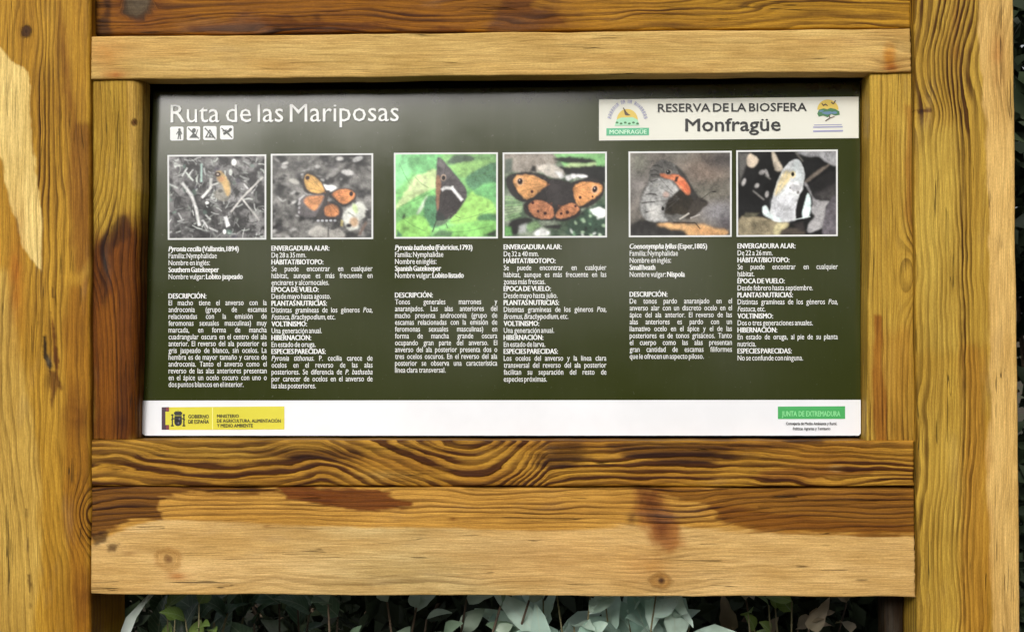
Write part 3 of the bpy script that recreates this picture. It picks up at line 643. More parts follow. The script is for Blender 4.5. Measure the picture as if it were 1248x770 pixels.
# --- emblems on the cream label and the footer
G1, Y1, B1, P1 = ink('emblem_green', 88, 176, 132), ink('emblem_yellow', 214, 186, 84), ink('emblem_blue', 96, 128, 160), ink('emblem_lilac', 150, 150, 186)
G2, G3, T1 = ink('emblem_pale_green', 160, 214, 176), ink('emblem_dark_green', 66, 118, 74), ink('emblem_taupe', 92, 74, 54)
multi('emblem', [[(739, 156.5), (791, 155.9), (791, 165), (739, 165.6)]], G1, 2)
multi('emblem', [ellp(764.5, 147, 13, 14, 14, 0, 180, 360)], Y1, 2)
multi('emblem', [[(749, 153.5), (751.5, 146), (757, 143.5), (771, 143), (777, 146), (779.5, 153)]], G2, 2.5)
multi('emblem', [ellp(752+5*i, 149.6+(i % 2)*1.2, 1.8, 1.3, 8) for i in range(6)], G3, 3)
multi('emblem', [[(761.5, 140.2), (760, 133), (763, 136), (766, 139), (768.5, 140.6), (764, 141)], bar(759.5, 131.5, 763, 137, 1.4)], T1, 3)
AR = 'RESERVA DE LA BIOSFERA'; polys = []
for i, ch in enumerate(AR):
    if ch == ' ': continue
    a_ = math.radians(196 + 148*i/(len(AR)-1)); cx, cy = 764.8+22.8*math.cos(a_), 151+27*math.sin(a_)
    ca, sa = math.cos(a_), math.sin(a_)
    def L_(u, v_): return (cx + u*-sa + v_*ca, cy + u*ca + v_*sa)
    polys += [[L_(-1.0, -2.2), L_(-.3, -2.2), L_(-.3, 2.2), L_(-1.0, 2.2)], [L_(.5, -2.2), L_(1.1, -2.2), L_(1.1, 2.2), L_(.5, 2.2)]]
    if ch in 'REBAFSD': polys.append([L_(-1, 1.5), L_(1.1, 1.5), L_(1.1, 2.3), L_(-1, 2.3)])
    if ch in 'REBAFSO': polys.append([L_(-1, -.4), L_(1.1, -.4), L_(1.1, .4), L_(-1, .4)])
multi('emblem', polys, P1, 2)
multi('emblem', [ellp(1009, 134, 13, 12.5, 16, 0, 180, 360)], Y1, 2)
multi('emblem', [[(996, 139), (998, 134), (1004, 132.2), (1008, 133.5), (1012, 131.8), (1018, 133), (1023, 136), (1023.5, 140), (1018, 141), (1013, 139.4), (1009, 143), (1003, 141), (998, 142.5)]], G3, 2.5)
multi('emblem', [[(1001, 138), (1005, 136.4), (1013, 136), (1015, 138.6), (1008, 140)], ellp(1017, 137.6, 3.2, 1.6, 10), ellp(1001, 135.5, 3, 1.2, 10)], B1, 3)
multi('emblem', [bar(1006, 147.6, 1012, 143.6, 1.2), bar(1012, 143.8, 1017, 142.2, 1.0), bar(1011.4, 144, 1010.6, 140.5, 1.2), bar(1003, 129, 1006.5, 127, 1.5), bar(1006, 127, 1008.6, 129.3, 1.3), bar(1013, 124.6, 1015.6, 127, 1.5), bar(1015.6, 127, 1018.4, 122.6, 1.4), bar(1001.5, 126, 1004, 129.4, 1.3)], T1, 3.3)
multi('emblem', [bar(992+.0, 152.6, 1026, 152, .9), bar(991, 155.2, 1027, 154.7, 1.6), bar(991, 160.2, 1027.5, 159.6, 2.0)], P1, 2)
YL, RD, DR = ink('government_yellow', 214, 204, 50), ink('flag_red', 124, 52, 56), ink('flag_plum', 66, 40, 56)
multi('emblem', [[(206, 496), (346.5, 495), (346.5, 523), (206, 523.6)]], YL, 2)
multi('emblem', [[(197, 496), (206, 495.9), (206, 501.4), (201.6, 501.4), (201.6, 517.6), (206, 517.6), (206, 523.4), (197, 523.4)]], DR, 2)
multi('emblem', [[(202.4, 496.2), (206, 496.2), (206, 501), (202.4, 501)], [(202.4, 518), (206, 518), (206, 523.2), (202.4, 523.2)]], RD, 3)
multi('emblem', [[(201.6, 501.4), (206, 501.4), (206, 517.6), (201.6, 517.6)]], YL, 2.3)
multi('emblem', [bar(259, 496.4, 259, 523, .9)], ink('pale_yellow', 244, 240, 150), 3)
multi('emblem', [ellp(217, 514.6, 4.6, 4.4), [(212.6, 506.6), (221.4, 506.6), (221.6, 514), (212.4, 514)], [(213, 506), (211.8, 502.6), (214.4, 500.8), (216.4, 501.4), (217, 499.4), (217.6, 501.4), (219.6, 500.8), (222.2, 502.6), (221, 506)],
                 bar(210, 506, 210, 518.6, 1.5), bar(224, 506, 224, 518.6, 1.5), ellp(210, 505.4, 1.5, 1.1), ellp(224, 505.4, 1.5, 1.1), bar(208.2, 518.6, 211.8, 518.6, 1.5), bar(222.2, 518.6, 225.8, 518.6, 1.5), bar(208.6, 511.4, 212.4, 509.6, 1.4), bar(221.6, 509.6, 225.6, 511.4, 1.4)], BLK, 3)
multi('emblem', [ellp(218.6, 510.4, 1.1, 1.4, 8), ellp(217.4, 515.4, 1, 1.3, 8)], ink('emblem_slate', 96, 92, 110), 4)
multi('emblem', [[(948, 495.2), (1030, 494.8), (1030, 510.2), (948, 510.4)]], ink('junta_green', 70, 168, 92), 2)

# --- the six butterfly photographs
PHM = print_material('photograph_print', attr='pic', rough=.3, spec=.3)
class Pic:
    """small procedural print; coordinates follow an 870 x 770 working frame"""
    def __init__(s, box, seed):
        s.box = box; nx, ny = 216, 182
        s.u, s.v = np.meshgrid(np.linspace(0, 1, nx), np.linspace(0, 1, ny), indexing='ij')
        x0, y0, x1, y1, s.quad = box
        s.U = x0 + (x1-x0)*s.u; s.V = y0 + (y1-y0)*s.v; s.seed = seed
        s.c = np.zeros(s.U.shape+(3,))
    def fill(s, a_, b_, sc, seed, o=4, lo=-.4, hi=.4, sx=1., rot=0):
        cr, sr = math.cos(rot), math.sin(rot); X, Y = s.U*cr-s.V*sr, s.U*sr+s.V*cr
        m = sstep(lo, hi, fbm(X/sc*sx, Y/sc, seed+s.seed, o)); s.c = rgb(*a_)*(1-m[..., None]) + rgb(*b_)*m[..., None]
    def mul(s, lo, hi, sc, seed): m = .5+fbm(s.U/sc, s.V/sc, seed+s.seed, 3); s.c *= (lo+(hi-lo)*np.clip(m, 0, 1))[..., None]
    def poly(s, pts, col, soft=5, k=1., jit=0, jf=.03, tex=.0, ts=18):
        if len(pts) > 4:                               # round the corners
            q = np.asarray(pts, float); a0, a1, a2, a3 = np.roll(q, 1, 0), q, np.roll(q, -1, 0), np.roll(q, -2, 0)
            pts = np.stack([.5*((2*a1)+(a2-a0)*t+(2*a0-5*a1+4*a2-a3)*t*t+(3*a1-a0-3*a2+a3)*t**3) for t in (0, .33, .67)], 1).reshape(-1, 2)
        d = sdf(s.U, s.V, pts) + fbm(s.U*.045, s.V*.045, s.seed+31, 3)*(5 if len(pts) > 8 else 1.5)
        if jit: d = d + fbm(s.U*jf, s.V*jf, s.seed+len(pts))*jit
        soft = soft*1.35; m = sstep(soft, -soft, d)*k; col = np.broadcast_to(rgb(*col), s.c.shape)
        if tex: col = col*(1+tex*fbm(s.U/ts, s.V/ts, s.seed+5, 3)*2)[..., None]
        s.c = s.c*(1-m[..., None]) + np.clip(col, 0, 1)*m[..., None]
    def ell(s, cx, cy, rx, ry, col, rot=0, soft=.25, k=1.):
        r_ = math.radians(rot); X, Y = s.U-cx, s.V-cy; a_ = (X*math.cos(r_)+Y*math.sin(r_))/rx; b_ = (-X*math.sin(r_)+Y*math.cos(r_))/ry
        m = sstep(1+soft, 1-soft, np.sqrt(a_*a_+b_*b_))*k; s.c = mixc(s.c, rgb(*col), m)
    def line(s, pts, w_, col, k=1.):
        for (xa, ya), (xb, yb) in zip(pts[:-1], pts[1:]): s.poly(bar(xa, ya, xb, yb, w_), col, max(1.3, w_*.3), k)
    def blur(s, k):
        for _ in range(k):
            q = np.pad(s.c, ((1, 1), (1, 1), (0, 0)), mode='edge'); s.c = (q[1:-1, 1:-1]+q[:-2, 1:-1]+q[2:, 1:-1]+q[1:-1, :-2]+q[1:-1, 2:])/5
    def veins(s, root, ends, col, w_=4, k=.5):
        for e in ends: s.line([root, ((root[0]+e[0])/2+R_.uniform(-5, 5), (root[1]+e[1])/2+R_.uniform(-5, 5)), e], w_, col, k)
    def done(s):
        for _ in range(1):
            q = np.pad(s.c, ((1, 1), (1, 1), (0, 0)), mode='edge'); s.c = (q[1:-1, 1:-1]*2+q[:-2, 1:-1]+q[2:, 1:-1]+q[1:-1, :-2]+q[1:-1, 2:])/6
        s.c = s.c*np.clip(1+.5*fbm(s.U/110, s.V/110, s.seed+21, 2)+.34*fbm(s.U/30, s.V/30, s.seed+9, 3)+.26*fbm(s.U/10, s.V/10, s.seed+13, 2)*(1-.8*sstep(.3, .8, s.c[..., 1])), .2, 2)[..., None]
        l_ = s.c @ np.array((.3, .6, .1)); s.c = np.clip(s.c*1.1*np.clip(l_+.02, .02, 1)[..., None]**.22*1.08, 0, 1); s.c = s.c*.84 + (s.c @ np.array((.3, .6, .1)))[..., None]*.16
        x0, y0, x1, y1, quad = s.box
        fw, fh = (x1-x0)*.017, (y1-y0)*.019
        e = np.minimum(np.minimum(s.U-x0, x1-s.U)/fw, np.minimum(s.V-y0, y1-s.V)/fh)
        s.c = mixc(s.c, (.74, .75, .74), sstep(1.15, .85, e))
        TL, TR, BR, BL_ = [np.array(q, float) for q in quad]; S, T = s.u, s.v
        P = ((1-S)*(1-T))[..., None]*TL + (S*(1-T))[..., None]*TR + (S*T)[..., None]*BR + ((1-S)*T)[..., None]*BL_
        X = pp(P[..., 0], P[..., 1], 1)-BLOC
        a_, b_ = s.u.shape; I_ = np.arange(a_*b_).reshape(a_, b_)
        Fq = np.stack([I_[:-1, :-1], I_[:-1, 1:], I_[1:, 1:], I_[1:, :-1]], -1).reshape(-1, 4)
        o = mesh_np('photograph', X.reshape(-1, 3), Fq, PHM, PANEL)
        A = o.data.attributes.new('pic', 'FLOAT_COLOR', 'POINT'); C4 = np.concatenate([np.clip(s.c, 0, 1)*.95, np.ones(s.c.shape[:2]+(1,))], -1)
        A.data.foreach_set('color', C4.astype(np.float32).ravel()); return o
R_ = random.Random(11)
# 1: grey brown butterfly hidden in dry twigs
p = Pic((30, 56, 836, 756, [(204, 189), (324.5, 188.3), (324.5, 292), (204.5, 292.3)]), 100)
p.fill((58, 56, 58), (142, 140, 140), 60, 1, 5, -.35, .4); p.mul(.5, 1.25, 150, 2)
for i in range(300):
    x, y = R_.uniform(40, 830), R_.uniform(70, 745); a_ = R_.uniform(0, 3.14); L = R_.uniform(20, 90); g_ = R_.choice([20, 26, 36, 140, 160, 185, 205, 225])
    p.line([(x, y), (x+L*.5*math.cos(a_)+R_.uniform(-9, 9), y+L*.5*math.sin(a_)+R_.uniform(-9, 9)), (x+L*math.cos(a_), y+L*math.sin(a_))], R_.uniform(5, 14), (g_, g_+R_.randint(0, 8), g_), R_.uniform(.4, .85))
for i in range(16):
    x, y = R_.uniform(40, 830), R_.uniform(130, 745); p.ell(x, y, R_.uniform(10, 26), R_.uniform(8, 30), R_.choice([(90, 132, 112), (110, 150, 134), (74, 110, 92), (96, 84, 112)]), R_.uniform(0, 180), .5, .5)
p.line([(150, 285), (225, 390), (262, 500), (290, 640)], 24, (226, 226, 224)); p.line([(545, 530), (640, 410), (810, 240)], 15, (206, 202, 198)); p.line([(640, 420), (780, 600)], 13, (190, 188, 184))
p.line([(310, 410), (380, 330), (385, 250)], 20, (220, 220, 216)); p.line([(385, 310), (455, 285)], 13, (214, 214, 210)); p.line([(308, 130), (306, 280)], 16, (180, 214, 204)); p.line([(180, 200), (240, 270)], 13, (206, 214, 206))
p.ell(572, 120, 20, 28, (238, 238, 236)); p.poly([(488, 570), (515, 560), (540, 640), (510, 655)], (246, 246, 248)); p.ell(494, 690, 14, 20, (244, 244, 246)); p.ell(352, 452, 16, 12, (220, 220, 220)); p.ell(545, 200, 14, 26, (214, 220, 214))
p.poly([(415, 215), (445, 185), (495, 215), (540, 300), (535, 400), (500, 440), (430, 420), (410, 370), (455, 320)], (150, 146, 134), 8, .9, 6)
p.poly([(425, 205), (455, 190), (492, 215), (538, 300), (536, 385), (508, 390), (480, 310), (440, 262)], (206, 168, 96), 8, .95); p.ell(470, 258, 26, 22, (214, 148, 92), 0, .5, .7)
p.ell(440, 218, 24, 20, (70, 30, 30)); p.ell(440, 218, 9, 8, (220, 200, 180)); p.ell(462, 355, 20, 14, (66, 62, 58), 0, .4, .7)
p.done()
# 2: orange butterfly with open wings on grey litter
p = Pic((15, 50, 846, 750, [(330, 187.7), (454.8, 187), (454.8, 291.4), (330, 291.8)]), 200)
p.fill((46, 46, 48), (142, 140, 136), 90, 1, 5, -.35, .4); p.mul(.6, 1.2, 60, 2)
for i in range(130):
    x, y = R_.uniform(30, 840), R_.uniform(60, 740); p.ell(x, y, R_.uniform(8, 34), R_.uniform(5, 16), R_.choice([(196, 194, 192), (160, 158, 156), (60, 58, 62), (36, 34, 36), (142, 140, 138), (78, 74, 80)]), R_.uniform(-35, 35), .35, .75)
p.line([(690, 120), (470, 290)], 16, (66, 62, 62)); p.line([(640, 120), (470, 240)], 22, (150, 148, 144), .6); p.ell(640, 205, 52, 22, (214, 212, 210), 10); p.ell(720, 95, 45, 20, (190, 190, 190), -20); p.ell(575, 92, 30, 16, (186, 184, 182)); p.ell(205, 275, 44, 20, (176, 174, 166), 20)
p.line([(70, 400), (110, 440), (140, 425)], 8, (190, 190, 188)); p.line([(240, 470), (255, 420), (290, 390)], 12, (196, 194, 194))
p.poly([(590, 560), (640, 500), (730, 440), (785, 480), (780, 560), (730, 600), (720, 660), (650, 680), (610, 620)], (214, 216, 206), 7, 1, 14); p.ell(700, 500, 20, 40, (188, 214, 128), -20, .4, .8); p.ell(690, 610, 36, 40, (196, 152, 104), 0, .4, .9); p.ell(648, 638, 22, 16, (50, 46, 50)); p.line([(640, 530), (690, 560)], 6, (90, 100, 90))
p.poly([(330, 720), (360, 650), (430, 640), (480, 680), (560, 660), (620, 730), (480, 745)], (186, 182, 174), 8, .9, 16); p.line([(484, 650), (480, 735)], 10, (60, 56, 54)); p.line([(790, 610), (735, 715)], 22, (120, 96, 84))
p.poly([(440, 300), (470, 310), (520, 310), (548, 330), (500, 360), (460, 345)], (238, 238, 238), 6)
p.blur(3); p.poly([(268, 290), (280, 235), (320, 205), (400, 245), (450, 320), (465, 365), (440, 395), (320, 380), (280, 340)], (70, 62, 60), 7)
p.poly([(288, 250), (320, 218), (385, 250), (440, 320), (448, 360), (400, 375), (330, 358), (296, 310)], (232, 176, 74), 7, tex=.12, ts=30); p.ell(313, 247, 17, 17, (70, 26, 22))
p.poly([(500, 385), (560, 340), (640, 335), (705, 375), (700, 425), (640, 480), (590, 480), (530, 430)], (60, 54, 54), 7); p.poly([(515, 383), (570, 348), (640, 342), (694, 376), (684, 420), (620, 462), (565, 440)], (226, 138, 62), 7, tex=.12, ts=30); p.ell(668, 380, 16, 20, (56, 24, 22))
p.poly([(255, 440), (290, 395), (400, 385), (450, 390), (430, 470), (380, 560), (300, 560), (235, 540)], (112, 106, 108), 8, 1, 10); p.poly([(285, 430), (320, 400), (400, 395), (440, 400), (410, 470), (370, 515), (310, 480)], (216, 140, 74), 9, tex=.15, ts=26)
p.poly([(440, 470), (500, 440), (560, 460), (600, 510), (590, 570), (540, 610), (400, 600), (410, 550)], (64, 60, 62), 8); p.poly([(455, 490), (510, 465), (560, 490), (565, 545), (520, 566), (460, 550)], (208, 128, 62), 9, tex=.15, ts=26)
for x in range(400, 560, 34): p.ell(x, 598, 12, 9, (196, 198, 204), 0, .4, .8)
for y in range(420, 560, 36): p.ell(250-(y-420)*.05, y, 9, 12, (190, 186, 190), 0, .4, .7)
p.veins((460, 370), [(300, 260), (330, 225), (390, 250), (300, 320), (350, 362)], (150, 96, 40)); p.veins((505, 385), [(680, 350), (690, 410), (640, 450), (590, 350)], (150, 78, 36)); p.veins((455, 400), [(290, 440), (320, 490), (370, 520)], (140, 84, 50)); p.veins((480, 440), [(460, 560), (510, 570), (560, 540)], (130, 74, 40))
p.line([(482, 350), (470, 410), (420, 520), (395, 580)], 24, (72, 66, 64)); p.poly([(585, 590), (605, 600), (600, 645), (580, 640)], (204, 186, 110), 6)
p.done()
# 3: closed dark wing with a white bar on bright leaves
p = Pic((18, 40, 862, 744, [(480, 186.4), (606.8, 185.8), (606.8, 290.6), (480.4, 290.8)]), 300)
p.fill((108, 196, 96), (140, 216, 120), 220, 1, 3)
p.poly([(20, 60), (160, 60), (170, 200), (40, 340), (20, 340)], (130, 222, 142), 20); p.poly([(150, 50), (380, 50), (370, 190), (240, 240), (160, 180)], (112, 200, 118), 14)
p.poly([(430, 50), (860, 50), (860, 130), (640, 160), (480, 170)], (126, 190, 104), 8); p.poly([(450, 130), (520, 60), (640, 70), (670, 100), (600, 135)], (88, 112, 90), 8); p.poly([(480, 170), (560, 120), (840, 110), (760, 180), (620, 240), (560, 240)], (146, 206, 104), 7, 1, 10); p.poly([(600, 260), (680, 190), (860, 120), (860, 330), (660, 350)], (88, 152, 104), 8)
p.poly([(40, 470), (150, 300), (200, 230), (250, 215), (370, 180), (375, 340), (250, 380), (150, 430), (40, 500)], (196, 224, 146), 6, 1, 14); p.poly([(140, 300), (200, 230), (300, 260), (250, 360), (150, 350)], (214, 232, 166), 14, .7)
p.poly([(40, 510), (240, 380), (370, 330), (370, 400), (290, 400), (240, 520), (150, 590), (40, 600)], (120, 204, 104), 6); p.poly([(200, 540), (260, 430), (290, 388), (270, 460), (230, 530)], (216, 240, 206), 5)
p.poly([(260, 530), (275, 420), (340, 390), (400, 420), (420, 600), (340, 660), (290, 610)], (78, 152, 98), 7); p.poly([(660, 390), (720, 310), (860, 290), (860, 440), (790, 440)], (108, 196, 110), 7); p.poly([(470, 620), (600, 420), (650, 360), (690, 390), (800, 430), (850, 520), (850, 570), (700, 600)], (158, 226, 92), 7)
p.poly([(690, 580), (740, 540), (850, 545), (850, 600), (740, 610)], (84, 150, 88), 7); p.poly([(400, 700), (500, 640), (720, 600), (850, 610), (850, 690), (700, 730), (420, 730)], (134, 216, 92), 7); p.poly([(40, 620), (150, 560), (250, 560), (310, 650), (290, 730), (40, 730)], (142, 220, 84), 8); p.poly([(330, 720), (400, 670), (500, 690), (480, 735)], (92, 138, 88), 7); p.poly([(740, 720), (850, 670), (850, 735)], (52, 72, 50), 8); p.poly([(40, 670), (90, 720), (40, 735)], (70, 130, 92), 6)
p.poly([(85, 560), (110, 530), (105, 575), (85, 585)], (42, 52, 30), 5)
p.blur(5); p.poly([(365, 120), (390, 80), (460, 150), (540, 250), (600, 330), (608, 410), (560, 480), (500, 560), (440, 590), (370, 580), (360, 400)], (98, 92, 94), 7, tex=.12, ts=30); p.poly([(372, 130), (395, 80), (420, 150), (400, 170)], (124, 120, 118), 9, .7)
p.poly([(360, 250), (392, 240), (402, 330), (390, 470), (366, 500)], (166, 116, 80), 7); p.poly([(385, 480), (400, 350), (500, 345), (580, 440), (500, 560), (430, 590), (370, 570)], (72, 64, 64), 8, tex=.12, ts=24); p.poly([(358, 560), (380, 520), (430, 560), (420, 620), (365, 610)], (54, 64, 60), 7)
p.veins((380, 560), [(400, 350), (450, 345), (520, 390), (575, 440), (540, 500)], (48, 42, 42), 6, .6); p.veins((400, 330), [(440, 150), (500, 220), (560, 300), (600, 370)], (74, 68, 70), 6, .6)
for (xa, ya, xb, yb) in ((60, 560, 280, 690), (480, 610, 830, 500), (430, 700, 820, 640), (60, 480, 340, 350), (190, 240, 300, 330), (690, 380, 850, 400), (620, 250, 850, 180), (60, 120, 150, 300)): p.line([(xa, ya), ((xa+xb)/2, (ya+yb)/2+12), (xb, yb)], 5, (86, 158, 70), .6)
p.ell(420, 245, 22, 28, (170, 146, 124)); p.ell(421, 247, 15, 19, (36, 28, 30)); p.line([(405, 348), (430, 328), (490, 332), (572, 432)], 24, (250, 250, 250)); p.line([(485, 345), (495, 312)], 16, (246, 246, 246))
p.poly([(370, 600), (440, 595), (470, 560), (430, 625), (350, 640)], (104, 130, 100), 7); p.line([(360, 600), (330, 690)], 8, (60, 80, 56)); p.line([(440, 620), (455, 660)], 5, (70, 90, 56)); p.line([(480, 540), (560, 580)], 4, (80, 110, 60))
p.done()
# 4: orange and brown butterfly seen from above
p = Pic((15, 34, 870, 738, [(612.6, 186), (739.6, 185), (739.8, 289.4), (612.8, 290)]), 400)
p.fill((86, 112, 84), (150, 164, 140), 90, 1, 4); p.poly([(30, 45), (450, 45), (440, 130), (300, 200), (30, 180)], (160, 150, 138), 12, 1, 14); p.poly([(30, 90), (100, 80), (90, 190), (30, 210)], (96, 108, 96), 10)
p.poly([(430, 45), (860, 45), (860, 170), (520, 150)], (130, 200, 116), 8); p.poly([(430, 85), (600, 75), (770, 105), (760, 130), (540, 125)], (44, 48, 44), 7, 1, 10); p.poly([(520, 150), (600, 125), (700, 130), (780, 120), (760, 160), (560, 170)], (178, 206, 140), 7, 1, 14); p.poly([(440, 150), (560, 160), (860, 155), (860, 290), (560, 220)], (46, 48, 46), 8, 1, 12)
p.poly([(300, 150), (440, 140), (520, 215), (480, 250), (380, 230)], (196, 188, 176), 8, 1, 10); p.poly([(440, 190), (500, 200), (520, 240), (490, 255)], (240, 240, 240), 6); p.poly([(530, 230), (600, 215), (700, 230), (690, 245), (590, 250), (545, 275)], (246, 246, 246), 5, 1, 12); p.poly([(240, 190), (260, 140), (290, 150), (290, 200)], (46, 44, 42), 7)
for i in range(9): p.line([(30, 400+i*24), (170+R_.uniform(-20, 20), 410+i*18)], 9, R_.choice([(150, 206, 120), (98, 160, 84), (190, 224, 160)]), .8)
p.poly([(60, 640), (100, 590), (220, 570), (260, 600), (160, 640), (130, 710), (80, 700)], (40, 40, 38), 8); p.poly([(200, 640), (290, 600), (330, 640), (240, 690)], (130, 170, 110), 8); p.poly([(280, 690), (330, 660), (400, 690), (380, 720), (280, 720)], (236, 238, 234), 9); p.poly([(350, 640), (500, 630), (480, 665), (370, 660)], (52, 50, 50), 8)
p.poly([(30, 640), (80, 650), (90, 720), (30, 730)], (110, 190, 90), 10); p.poly([(150, 640), (210, 620), (200, 690), (150, 700)], (170, 172, 172), 12)
p.poly([(560, 600), (700, 500), (860, 480), (860, 730), (560, 730)], (62, 92, 72), 12, 1, 20)
for i in range(26): x, y = R_.uniform(570, 860), R_.uniform(500, 730); p.ell(x, y, R_.uniform(8, 24), R_.uniform(6, 16), R_.choice([(232, 238, 232), (180, 212, 170), (40, 54, 46), (120, 170, 124)]), R_.uniform(0, 180), .4, .85)
p.poly([(730, 510), (800, 490), (860, 510), (850, 570), (770, 560)], (242, 246, 242), 6, 1, 14)
p.blur(4); p.poly([(45, 240), (110, 205), (250, 195), (390, 240), (400, 330), (300, 420), (180, 445), (100, 400), (50, 320)], (58, 54, 52), 9); p.poly([(560, 300), (680, 255), (800, 260), (850, 300), (840, 390), (760, 470), (650, 500), (580, 420)], (58, 52, 50), 9)
p.poly([(340, 280), (440, 250), (560, 280), (610, 340), (640, 470), (540, 500), (440, 560), (360, 480), (280, 420)], (62, 56, 56), 12, tex=.12, ts=30)
p.poly([(185, 470), (240, 420), (330, 410), (430, 450), (445, 560), (420, 600), (300, 590), (210, 550)], (60, 52, 50), 9); p.poly([(440, 560), (480, 470), (600, 440), (655, 500), (640, 560), (540, 600), (450, 600)], (62, 52, 50), 9)
p.poly([(105, 260), (150, 222), (260, 225), (375, 285), (330, 345), (215, 420), (140, 350)], (226, 158, 80), 7, 1, 8, tex=.12, ts=34); p.poly([(590, 330), (640, 290), (740, 280), (825, 310), (815, 370), (740, 430), (640, 478), (605, 400)], (226, 150, 72), 7, 1, 8, tex=.12, ts=34)
p.poly([(230, 480), (280, 430), (380, 450), (430, 500), (425, 570), (330, 582), (250, 540)], (214, 134, 80), 7, 1, 8, tex=.12, ts=30); p.poly([(450, 555), (490, 490), (580, 455), (640, 500), (600, 550), (490, 582)], (214, 134, 76), 7, 1, 8, tex=.12, ts=30)
p.veins((400, 300), [(110, 290), (150, 360), (215, 415), (260, 225), (180, 220)], (160, 92, 44)); p.veins((590, 340), [(820, 320), (800, 380), (740, 430), (650, 475), (740, 282)], (160, 88, 40)); p.veins((420, 450), [(240, 500), (280, 560), (340, 580), (400, 575)], (150, 80, 50)); p.veins((470, 470), [(460, 580), (520, 575), (590, 550), (635, 505)], (150, 80, 50))
p.ell(155, 272, 34, 38, (232, 176, 120)); p.ell(158, 273, 21, 26, (48, 22, 22)); p.ell(153, 264, 5, 5, (220, 200, 200)); p.ell(772, 345, 32, 38, (232, 170, 120)); p.ell(771, 342, 20, 27, (48, 22, 22), 20); p.ell(768, 334, 5, 5, (220, 200, 200))
for x, y, r_ in ((262, 450, 12), (305, 520, 11), (362, 537, 13), (545, 530, 14), (494, 540, 11), (255, 358, 12), (650, 408, 12), (612, 480, 10), (752, 402, 8)): p.ell(x, y, r_, r_*1.1, (92, 34, 30))
p.done()
# 5: grey and orange butterfly with closed wings
p = Pic((12, 38, 860, 746, [(766, 184.8), (891.8, 184), (891.8, 288.6), (766.3, 289.2)]), 500)
p.fill((118, 116, 106), (134, 126, 116), 260, 1, 3); p.ell(640, 200, 200, 110, (150, 126, 110), 0, .8, .7); p.ell(790, 110, 130, 80, (84, 78, 78), 0, .8, .8); p.ell(80, 250, 110, 240, (142, 134, 132), 0, .8, .6); p.ell(100, 130, 70, 100, (120, 124, 104), 0, .8, .6); p.ell(760, 540, 140, 90, (152, 150, 156), 0, .8, .8); p.ell(820, 640, 70, 60, (88, 80, 92), 0, .8, .7); p.ell(680, 380, 180, 70, (138, 132, 116), 0, .8, .6)
p.poly([(30, 640), (160, 600), (420, 620), (560, 640), (860, 700), (860, 740), (30, 740)], (62, 60, 58), 10, 1, 12, tex=.3, ts=30); p.poly([(240, 640), (330, 622), (420, 640), (600, 640), (720, 670), (830, 700), (780, 735), (520, 735), (460, 690), (330, 670)], (226, 172, 104), 7, 1, 14); p.ell(640, 700, 120, 26, (206, 146, 84), 8, .5, .7)
p.blur(12); p.poly([(120, 560), (100, 470), (120, 370), (170, 290), (190, 190), (240, 130), (300, 105), (400, 150), (470, 220), (520, 310), (570, 410), (640, 450), (600, 540), (500, 590), (400, 620), (250, 625), (170, 610)], (108, 106, 102), 8, tex=.25, ts=26)
p.poly([(300, 500), (330, 440), (430, 350), (520, 400), (570, 420), (620, 480), (560, 560), (470, 560), (360, 560), (290, 540)], (58, 50, 36), 8, 1, 10, tex=.25, ts=20); p.poly([(400, 160), (460, 210), (540, 340), (590, 430), (560, 460), (500, 360), (430, 230)], (70, 66, 62), 8)
p.poly([(110, 470), (180, 300), (300, 260), (390, 310), (420, 360), (330, 440), (300, 560), (330, 615), (180, 612), (120, 560)], (172, 172, 170), 10, .85, 10, tex=.25, ts=24)
p.poly([(270, 225), (340, 225), (420, 235), (480, 280), (520, 360), (500, 400), (440, 350), (380, 280), (300, 255)], (224, 122, 66), 8, tex=.15, ts=24); p.poly([(410, 290), (470, 280), (515, 350), (500, 390)], (222, 104, 48), 8)
p.poly([(400, 250), (425, 245), (410, 290), (385, 290)], (70, 40, 30), 5); p.ell(340, 210, 30, 24, (150, 140, 130)); p.ell(338, 210, 20, 18, (36, 32, 32)); p.ell(333, 204, 5, 5, (200, 200, 200)); p.ell(320, 395, 26, 24, (192, 164, 152), 0, .5)
for (xa, ya, xb, yb) in ((195, 235, 270, 240), (150, 395, 240, 395), (120, 465, 230, 455), (150, 540, 240, 520), (210, 160, 290, 175), (190, 200, 260, 205), (190, 290, 250, 270)): p.line([(xa, ya), ((xa+xb)/2, ya-8), (xb, yb)], 10, (62, 58, 56), .8)
p.veins((430, 430), [(120, 380), (110, 460), (130, 550), (200, 610), (190, 290), (260, 250)], (96, 92, 88), 5, .6)
p.ell(238, 316, 26, 16, (178, 178, 172), -30); p.ell(292, 510, 12, 18, (22, 20, 18)); p.poly([(170, 500), (270, 480), (290, 600), (190, 600)], (200, 198, 194), 14, .6)
p.poly([(560, 430), (640, 435), (665, 470), (610, 520), (540, 580), (480, 590)], (74, 66, 58), 9); p.line([(430, 600), (510, 550)], 12, (190, 184, 172)); p.line([(600, 440), (690, 375), (730, 372)], 5, (60, 54, 50)); p.ell(715, 373, 18, 6, (44, 38, 36)); p.line([(600, 445), (650, 455)], 8, (40, 36, 34)); p.line([(380, 625), (560, 630), (600, 680)], 8, (60, 40, 30)); p.line([(520, 590), (600, 560)], 8, (190, 184, 178))
p.done()
